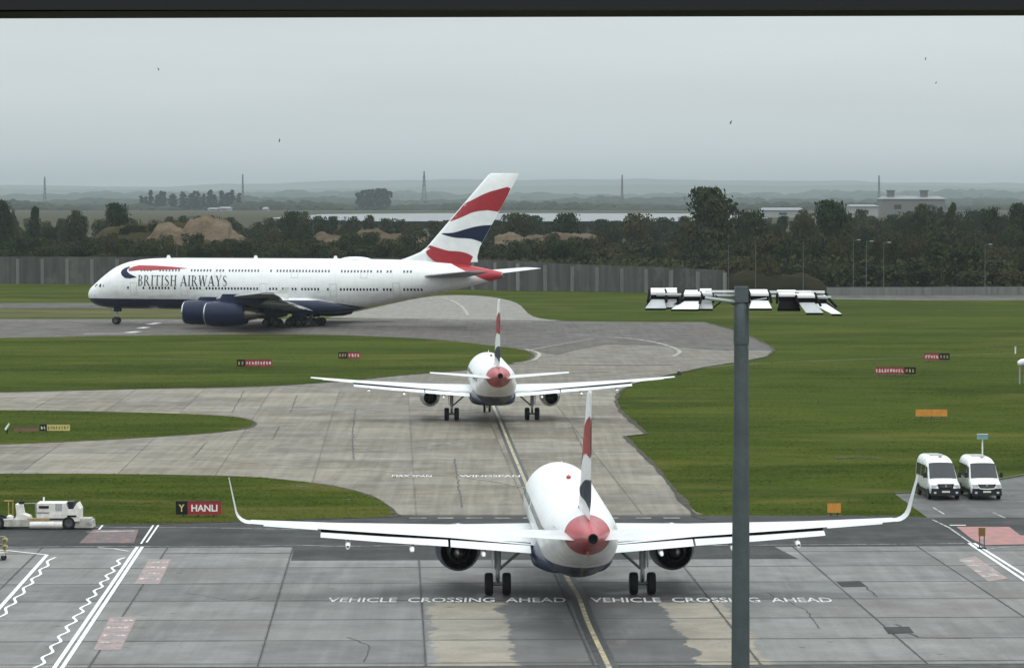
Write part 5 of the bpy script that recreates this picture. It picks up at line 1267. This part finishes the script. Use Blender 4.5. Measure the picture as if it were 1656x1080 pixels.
# ================================================================== VANS
def van(px, py, label, kind, rz=0.0):
    g = gp(px, py, .03); root = empty('van', g, rz, label=label, cat='van', group='white vans parked on the hardstanding')
    # y runs backwards from the bumper, z up
    W2 = 1.0
    if kind == 0: st = [(0, .90, .42, .78), (.06, .97, .34, .98), (.25, 1.0, .30, 1.10), (.95, 1.01, .28, 1.30), (1.1, 1.01, .28, 1.42), (1.85, 1.0, .28, 2.28), (2.15, 1.0, .28, 2.50), (2.7, 1.0, .28, 2.66), (3.6, 1.0, .28, 2.72), (5.6, 1.0, .3, 2.70), (5.88, .98, .34, 2.60), (5.95, .94, .4, 2.4)]
    else: st = [(0, .88, .40, .80), (.07, .96, .32, 1.02), (.3, 1.0, .30, 1.16), (1.0, 1.01, .28, 1.34), (1.12, 1.01, .28, 1.44), (1.8, 1.0, .28, 2.25), (2.1, 1.0, .28, 2.48), (2.7, .99, .28, 2.62), (3.6, .99, .28, 2.66), (5.6, .99, .3, 2.64), (5.85, .97, .34, 2.56), (5.92, .93, .4, 2.35)]
    def ring(y, w, zb, zt, n=36):
        out = []; zc, hh = (zb + zt) / 2, (zt - zb) / 2
        for k in range(n):
            t = 2 * math.pi * k / n; c, s_ = math.cos(t), math.sin(t); e = .38
            zz = zc + hh * math.copysign(abs(s_) ** e, s_); nar = 1 - .13 * max(0, (zz - 1.25) / 1.45)
            out.append(Vector((w * nar * math.copysign(abs(c) ** e, c), y, zz)))
        return out
    body = MB().loft([ring(*s_) for s_ in st]).build('body', 'van_white', root, 40)
    def hw(z): return 1.0 * (1 - .13 * max(0, (z - 1.25) / 1.45))
    def topz(y):
        for a, c in zip(st, st[1:]):
            if a[0] <= y <= c[0]: return a[3] + (c[3] - a[3]) * (y - a[0]) / (c[0] - a[0])
    # windscreen lying on the slope
    y0, y1 = st[4][0] - .06, st[5][0] + .05; m_ = MB(); N = 8; vs = []
    for j in range(3):
        yy = y0 + (y1 - y0) * j / 2; zz = topz(yy) + .012
        for i in range(N + 1):
            q = -1 + 2 * i / N; vs.append((q * hw(zz) * .90, yy - .03, zz + .02 - .05 * q ** 4))
    m_.add(vs, [(j * (N + 1) + i, j * (N + 1) + i + 1, (j + 1) * (N + 1) + i + 1, (j + 1) * (N + 1) + i) for j in range(2) for i in range(N)])
    m_.build('windscreen', 'glass_dark', root)
    for s_ in (-1, 1):
        MB().tube([(s_ * .1, y0 + .0, topz(y0) + .03), (s_ * .62, y0 + .06, topz(y0 + .06) + .035)], .012, n=5).build('wiper', 'van_black', root)
        MB().box((s_ * .74, .1, .93 if kind else .90), (.38, .2, .2), rz=-s_ * .25).build('headlight', 'headlight', root)
        mr = MB().box((s_ * 1.17, 1.35, 1.55), (.2, .14, .34)).tube([(s_ * .98, 1.35, 1.45), (s_ * 1.15, 1.35, 1.45)], .03, n=6).build('mirror', 'van_black', root)
        # side windows
        def panel(a, c, z0, z1, nm, mt='glass_dark', slope=0):
            MB().add([(s_ * (hw(z0) + .006), a, z0), (s_ * (hw(z0) + .006), c, z0), (s_ * (hw(z1) + .006), c, z1), (s_ * (hw(z1) + .006), a + slope, z1)], [(0, 1, 2, 3)]).build(nm, mt, root)
        panel(1.3, 2.25, 1.36, 2.08, 'door_window', slope=.5)
        panel(2.42, 3.85, 1.36, 2.12, 'side_window'); panel(3.95, 5.6, 1.36, 2.12, 'side_window')
        panel(.5, 5.7, .36, .62, 'sill_trim', 'van_black'); panel(2.32, 2.35, .65, 2.2, 'door_seam', 'van_black')
        for yy in (.95, 4.65):
            w_ = MB(); wheel(w_, (0, 0, 0), .36, .24); o = link('wheel', w_.mesh('wheel', ['tyre', 'hub'], 40), root, (s_ * .92, yy, .36)); o.rotation_euler = (0, 0, R(90))
            MB().lathe([(0, .43), (.02, .43), (.02, .36), (0, .36)], (s_ * .99, yy, .38), (s_, 0, 0), 0, 24).build('wheel_arch', 'van_black', root)
    MB().box((0, .04, .54), (1.96, .24, .46), taper=(.97, .75)).build('bumper', 'van_black', root)
    if kind == 0: gr = MB().box((0, .05, .92), (.95, .12, .30), taper=(1.15, 1)).build('grille', 'van_black', root)
    else: gr = MB().add([(-.62, -.02, 1.05), (.62, -.02, 1.05), (.45, -.06, .78), (-.45, -.06, .78), (-.62, .1, 1.05), (.62, .1, 1.05), (.45, .1, .78), (-.45, .1, .78)], [(0, 1, 2, 3), (0, 4, 5, 1), (1, 5, 6, 2), (2, 6, 7, 3), (3, 7, 4, 0)]).build('grille', 'van_black', root)
    for k in range(3): MB().box((0, -.03 - .012, .86 + .07 * k), (.8 if kind == 0 else .9, .02, .014)).build('grille_bar', 'chrome', gr)
    MB().lathe([(0, .001), (0, .08), (.02, .07)], (0, -.04, .94), (0, -1, 0), 0, 20).build('badge', 'chrome', gr)
    if kind == 1: MB().tube([(-.66, -.03, 1.04), (-.48, -.07, .76), (0, -.08, .73), (.48, -.07, .76), (.66, -.03, 1.04)], .03, n=6).build('grille_surround', 'van_white', gr)
    MB().box((0, -.08, .56), (.52, .02, .12)).build('number_plate', 'plate_white', root)
    MB().box((0, 3.6, topz(3.6) + .02), (.9, .7, .06), taper=(.9, .9)).box((.1, 2.7, topz(2.7) + .03), (.2, .3, .08)).build('roof_vent', 'lamp_grey', root)
    for s_ in (-1, 1): MB().box((s_ * .72, -.03, .5), (.16, .1, .12)).build('fog_lamp', 'headlight', root)
    if kind == 1:
        an = MB().tube([(.35, 3.9, 2.6), (.35, 3.9, 3.75)], .05, n=8).build('beacon_pole', 'lamp_white', root)
        MB().box((.35, 3.9, 3.9), (.68, .4, .3), taper=(.95, .95)).build('beacon_light', 'teal', an); MB().box((.35, 3.9, 4.07), (.72, .44, .05)).build('beacon_lid', 'lamp_grey', an)
    return root
van(1529.5, 808.5, 'white high-roof van on the left of the parked pair', 0, R(3.5)).scale = (1.05,) * 3
van(1596, 808.5, 'white van with green beacon on roof pole, right of the pair', 1, R(2.0)).scale = (1.05,) * 3

# ================================================================== GROUND VEHICLES AT LEFT
def service_truck():
    g = gp(75, 856, .035); sc = g.y / F_PX; root = empty('service_truck', g, R(0), label='low dirty white airport service truck beside the grass at left', cat='truck')
    X = lambda px: (px - 75) * sc; Z = lambda py: (856.5 - py) * sc
    MB().box(((X(-60) + X(118)) / 2, .9, .46), (X(118) - X(-60), 1.7, .22)).build('chassis', 'truck_grime', root)
    MB().tube([(X(48), .15, Z(849)), (X(101), .15, Z(849))], .24, n=16).build('tank', 'truck_white', root, 40)
    MB().box(((X(6) + X(50)) / 2, .4, Z(846)), (X(50) - X(6), .8, .42), taper=(.96, 1)).build('side_skirt', 'truck_grime', root)
    hb = MB().box(((X(59) + X(106)) / 2, .9, (Z(838) + Z(814)) / 2), (X(106) - X(59), 1.7, Z(814) - Z(838))).build('housing', 'truck_white', root)
    MB().box(((X(63) + X(79)) / 2, .03, Z(820)), (X(79) - X(63), .04, .16)).build('vent_grille', 'van_black', hb)
    for k in range(3): MB().box((X(91 + 4 * k), .03, Z(820)), (.1, .04, .42)).build('louvre', 'lamp_grey', hb)
    MB().box(((X(59) + X(80)) / 2, .035, Z(829)), (X(80) - X(59), .03, .03)).build('panel_seam', 'van_black', hb)
    MB().box((X(68), .9, Z(810)), (.1, .1, .34)).build('exhaust_stack', 'lamp_white', root)
    cb = MB().add([(X(106), 0, Z(843)), (X(129), 0, Z(843)), (X(129), 0, Z(824)), (X(124), 0, Z(814)), (X(118), 0, Z(824)), (X(110), 0, Z(824)), (X(106), 0, Z(815))] + [(x, 1.8, z) for x, z in ((X(106), Z(843)), (X(129), Z(843)), (X(129), Z(824)), (X(124), Z(814)), (X(118), Z(824)), (X(110), Z(824)), (X(106), Z(815)))], [(0, 1, 2, 3, 4, 5, 6)] + [(13, 12, 11, 10, 9, 8, 7)] + [(i, i + 7, (i + 1) % 7 + 7, (i + 1) % 7) for i in range(7)]).build('cab', 'truck_white', root)
    MB().add([(X(108), .3, Z(812)), (X(119), .3, Z(812)), (X(117), .3, Z(824)), (X(111), .3, Z(824))] + [(x, 1.5, z) for x, z in ((X(108), Z(812)), (X(119), Z(812)), (X(117), Z(824)), (X(111), Z(824)))], [(0, 1, 2, 3), (7, 6, 5, 4), (0, 4, 5, 1), (1, 5, 6, 2), (2, 6, 7, 3), (3, 7, 4, 0)]).build('seat', 'van_black', cb)
    MB().box(((X(109) + X(124)) / 2, -.02, Z(834.5)), (X(124) - X(109), .05, .1)).build('step_recess', 'gap_black', cb)
    MB().box(((X(120) + X(150)) / 2, .9, Z(848)), (X(150) - X(120), 1.6, .46), taper=(.9, 1)).box(((X(128) + X(146)) / 2, .9, Z(841)), (.7, 1.5, .12)).build('front_platform', 'truck_grime', root)
    MB().lathe([(0, .001), (0, .09), (.06, .08)], (X(145), .08, Z(846)), (0, -1, 0), 0, 14).build('headlight', 'headlight', root)
    MB().add([(X(22), .2, Z(846)), (X(50), .2, Z(846)), (X(46), .2, Z(836)), (X(36), .2, Z(832)), (X(33), .2, Z(818)), (X(24), .2, Z(816)), (X(26), .2, Z(832))] + [(x, 1.4, z) for x, z in ((X(22), Z(846)), (X(50), Z(846)), (X(46), Z(836)), (X(36), Z(832)), (X(33), Z(818)), (X(24), Z(816)), (X(26), Z(832)))], [(0, 1, 2, 3, 4, 5, 6), (13, 12, 11, 10, 9, 8, 7)] + [(i, i + 7, (i + 1) % 7 + 7, (i + 1) % 7) for i in range(7)]).build('control_stand', 'truck_white', root)
    MB().lathe([(0, .01), (.05, .2), (.2, .22), (.28, .1)], (X(33), .6, Z(817)), (0, 0, 1), 0, 16).build('hose_reel', 'van_black', root, 40)
    for px in (12, 19): MB().tube([(X(px), .5, Z(845)), (X(px), .5, Z(813))], .04, n=6).build('guard_post', 'truck_yellow', root)
    MB().tube([(X(5), .5, Z(811)), (X(20), .5, Z(811))], .04, n=6).build('guard_rail', 'truck_yellow', root)
    MB().tube([(X(38), .4, Z(815)), (X(56), .4, Z(814.5))], .03, n=6).tube([(X(56), .4, Z(814)), (X(57), .4, Z(838))], .04, n=6).build('hose_rail', 'galvanised_pale', root)
    MB().box(((X(40) + X(84)) / 2, .12, Z(840)), (X(84) - X(48), .2, .12)).build('walkway', 'truck_yellow', root)
    MB().lathe([(0, .01), (.02, .2), (.4, .22), (.5, .05)], (X(15), .4, Z(846)), (0, 0, 1), 0, 14).build('filler_drum', 'lamp_white', root, 40)
    for px in (111, -4):
        for y in (.12, 1.55):
            o = put_wheel(root, (X(px), y, .41), .41, .3)
    MB().box((X(-45), .9, 1.0), (1.6, 1.7, .9)).build('rear_locker', 'truck_white', root)
service_truck()
def trolley():
    g = gp(-6, 906, .035); root = empty('baggage_trolley', g, label='yellow equipment trolley cut off by the left edge', cat='trolley')
    sc = g.y / F_PX; w = .65
    MB().box((0, .5, .35), (w * 1.6, 1.4, .12)).build('deck', 'truck_grime', root)
    for x in (-.5, 0, .5):
        for z in (.75, 1.15): MB().lathe([(0, .09), (.06, .17), (.25, .17), (.3, .09)], (x, -.1 + .0, z), (0, 1, 0), 0, 14).build('coiled_hose', 'wet_yellow', root, 40)
    for x in (-.52, .52): MB().tube([(x, .0, .35), (x, .0, 1.4)], .035, n=6).build('post', 'wet_yellow', root)
    for z in (.55, .95, 1.38): MB().tube([(-.53, -.02, z), (.53, -.02, z)], .03, n=6).build('rail', 'wet_yellow', root)
    for x in (-.4, .4): put_wheel(root, (x, .2, .17), .17, .12)
trolley()

# ================================================================== SIGNS AND SMALL THINGS
def sign(px0, px1, yt, yb, panels, label, legs=True, marks=True, seed=0):
    """airfield sign board facing us; panels: (fraction0, fraction1, material, text or None, text material)"""
    pxc = (px0 + px1) / 2; g = gp(pxc, yb + (2.2 if legs else 0)); sc = g.y / F_PX; w = (px1 - px0) * sc; h = (yb - yt) * sc; z0 = .22 if legs else .05
    root = empty('airfield_sign', g, label=label, cat='sign', group='airfield signs'); r = random.Random(seed)
    for i, (f0, f1, mt, txt, tm) in enumerate(panels):
        a, c = -w / 2 + w * f0 + .01, -w / 2 + w * f1 - .01
        p = MB().box(((a + c) / 2, .09, z0 + h / 2), (c - a, .18, h)).build('sign_panel', mt, root)
        MB().box(((a + c) / 2, .09, z0 + h + .012), (c - a + .02, .2, .024)).build('top_rail', 'sign_black', root)
        if txt:
            tw_ = (c - a) * (.78 if len(txt) > 1 else .5); me = text_mesh(txt, tw_, h * (.52 if len(txt) > 1 else .55), bold=.025); me.materials.append(MATS[tm])
            o = link('sign_lettering', me, p, ((a + c) / 2, -.006, z0 + h / 2)); o.rotation_euler = (R(90), 0, 0)
        elif tm:                                          # lettering too far away to read: rows of strokes
            m_ = MB(); n = max(2, int((c - a) / (h * .42)))
            for k in range(n):
                xx = a + (c - a) * (k + .7) / (n + .4); 
                for q in range(3): m_.box((xx + r.uniform(-.06, .06) * h, -.005, z0 + h * (.32 + .17 * q)), (h * r.uniform(.06, .26), .01, h * r.uniform(.06, .14)))
                m_.box((xx - .1 * h, -.005, z0 + h * .5), (h * .06, .01, h * .42))
            m_.build('sign_lettering', tm, p)
    if legs:
        for k in range(max(2, int(w / .9))): MB().box((-w / 2 + w * (k + .5) / max(2, int(w / .9)), .09, z0 / 2), (.06, .1, z0)).build('leg', 'sign_black', root)
        MB().box((0, .09, .02), (w * 1.12, .5, .05)).build('base_plate', 'pale_concrete' if seed == 0 else 'joint_sealant', root)
    return root
sign(284, 358, 813.5, 835, [(0, .26, 'sign_black', 'Y', 'sign_yellow'), (.26, 1, 'sign_red', 'HANLI', 'sign_white')], 'black and red sign reading Y HANLI on the near left grass')
sign(383, 440, 582, 593, [(0, .24, 'sign_black', None, 'sign_yellow'), (.24, 1, 'sign_red', None, 'sign_white')], 'long black and red sign on the grass below the engines', seed=1)
sign(547, 583, 570, 580, [(0, .42, 'sign_black', None, 'sign_yellow'), (.42, 1, 'sign_red', None, 'sign_white')], 'short black and red sign on the grass nearer the turn', seed=2)
sign(1415, 1481, 594.5, 605.5, [(0, .72, 'sign_red', None, 'sign_white'), (.72, 1, 'sign_black', None, 'sign_yellow')], 'long red and black sign on the right-hand grass', seed=3)
sign(1495, 1536, 572, 582.5, [(0, .58, 'sign_red', None, 'sign_white'), (.58, 1, 'sign_black', None, 'sign_yellow')], 'short red and black sign at the end of the drain strip', seed=4)
sign(64, 113, 688, 698, [(0, .24, 'sign_black', None, 'sign_white'), (.24, 1, 'sign_yellow', None, 'sign_black')], 'black and yellow sign on the middle left grass', seed=5)
sign(22, 62, 693, 699, [(0, 1, 'sign_tan', None, None)], 'low reddish brown board left of the yellow sign', seed=6)
sign(1481, 1532, 663, 674.5, [(0, .5, 'sign_orange', None, None), (.5, 1, 'sign_orange', None, None)], 'wide blank orange board on the right-hand grass', seed=7)
sign(1338, 1360, 816, 832, [(0, 1, 'sign_orange', None, None)], 'small blank orange board beside the near right wing', seed=8)

g = gp(1588, 887, .035); sc = g.y / F_PX
e = empty('marker_post', g, label='small brown marker board on two short legs by the red paint', cat='sign')
MB().box((0, .05, 1.0), (.40, .08, .5)).build('board', 'sign_brown', e)
for x in (-.14, .14): MB().box((x, .05, .39), (.06, .07, .78)).build('leg', 'galvanised', e)
MB().box((0, .05, .5), (.3, .04, .14)).build('brace', 'lamp_grey', e); MB().box((0, .05, .04), (.5, .4, .08)).build('foot', 'van_black', e)

g = gp(1652, 621); sc = g.y / F_PX
e = empty('monitoring_post', g, label='white equipment housing on a pole at the right edge', cat='post')
MB().tube([(-3 * sc, 0, 0), (-3 * sc, 0, 2.0)], .09, n=8).tube([(6 * sc, .4, 0), (6 * sc, .4, 2.1)], .09, n=8).build('pole', 'galvanised_pale', e, 40)
MB().lathe([(0, .1), (.1, .3), (.5, .42), (.9, .36), (1.0, .1)], (-.45, .1, 2.25), (1, 0, .35), 0, 16).build('housing', 'lamp_white', e, 40); MB().box((.55, .1, 2.0), (.9, .5, .9)).build('cabinet', 'sign_brown', e)
g = gp(1642, 572); e = empty('marker_pole', g, label='thin pale pole at the end of the drain strip near the right edge', cat='pole'); MB().tube([(0, 0, 0), (0, 0, .9)], .1, n=8).build('pole', 'lamp_white', e); MB().lathe([(0, .02), (.03, .16), (.1, .16), (.14, .02)], (0, 0, .86), (0, 0, 1), 0, 12).build('cap', 'lamp_grey', e)
g = gp(11, 701, .055); e = empty('windsock_post', g, label='small tilted pale marker at the left edge of the middle grass', cat='marker')
MB().tube([(0, 0, 0), (.05, 0, .45)], .07, n=8).build('post', 'van_black', e); MB().tube([(-.1, 0, .35), (.22, 0, .9)], [.12, .07], n=10).build('marker_cone', 'lamp_white', e, 40)
g = gp(1098, 606); e = empty('taxiway_light', g, label='small dark edge light beside the second airliner wingtip', cat='light'); MB().lathe([(0, .3), (.15, .32), (.3, .2), (.42, .18), (.5, .02)], (0, 0, 0), (0, 0, 1), 0, 14).build('lamp_body', 'van_black', e, 40); MB().lathe([(.45, .12), (.62, .09), (.66, .01)], (0, 0, 0), (0, 0, 1), 0, 12).build('lens', 'lamp_grey', e, 40)

for i, (px, py, ln, ang, lab) in enumerate(((256, 112, 6, 20, 'tiny dark bird in the upper left sky'), (452, 227, 7, -10, 'tiny dark bird in the sky above the fuselage'), (1182, 198, 8, -25, 'tiny dark bird in the sky above the tallest tree'), (1514, 134, 5, -30, 'tiny dark bird in the upper right sky'), (1497, 95, 6, -15, 'faint tiny bird highest in the right sky'))):  # small dark specks across the view, given made-up bird shapes
    d = 260; p = at(px, py, d); L = ln * d / F_PX
    e = empty('speck', p, label=lab, cat='speck', group='specks in the sky')
    a = R(ang); dr = Vector((math.sin(-a), 0, math.cos(a)))
    MB().lathe([(0, .01), (L * .25, L * .13), (L * .6, L * .11), (L, .005)], -dr * L / 2, dr, 0, 8).build('body', 'speck_dark', e, 60)
    for s_ in (-1, 1): MB().add([Vector((0, 0, 0)), dr * L * .22, Vector((s_ * L * .22, .15, 0)) - dr * L * .1], [(0, 1, 2)]).build('wing', 'speck_dark', e)

# ================================================================== THE WINDOW WE LOOK THROUGH: its dark head rail
DW = 1.6
a, c = at(-60, 19.5, DW), at(1716, 14.5, DW); mid_ = (a + c) / 2
root = empty('window_frame', mid_, math.atan2(0, 1), label='dark window head rail along the top edge of the view', cat='window')
ang = math.atan2(c.z - a.z, c.x - a.x)
MB().box((-.5, 0.03, .15), (3.0 - .53, .06, .3)).build('head_rail', 'frame_dark', root)
root.children[0].rotation_euler = (0, -ang, 0)
MB().box((1.26, 0.03, .15), (1.04, .064, .3)).build('head_rail', 'frame_dark', root); root.children[1].rotation_euler = (0, -ang, 0)
MB().box((0, -.002, .0035), (4.2, .004, .007)).build('gasket', 'van_black', root); root.children[2].rotation_euler = (0, -ang, 0)

# ================================================================== HAZE
m, t, b_ = newmat('haze'); t.nodes.remove(b_)
pv = t.nodes.new('ShaderNodeVolumePrincipled'); pv.inputs['Color'].default_value = (.535, .595, .63, 1); pv.inputs['Density'].default_value = 6.0e-5; pv.inputs['Anisotropy'].default_value = .1
t.links.new(pv.outputs[0], t.nodes['Material Output'].inputs['Volume'])
hz = MB().box((0, 15900, 114.5), (27000, 33600, 231)).build('haze', 'haze')
tag(hz, 'pale grey damp air over the whole airfield', 'haze', kind='stuff')
print('slabs', n_ap, n_tw, 'trees', ntree)
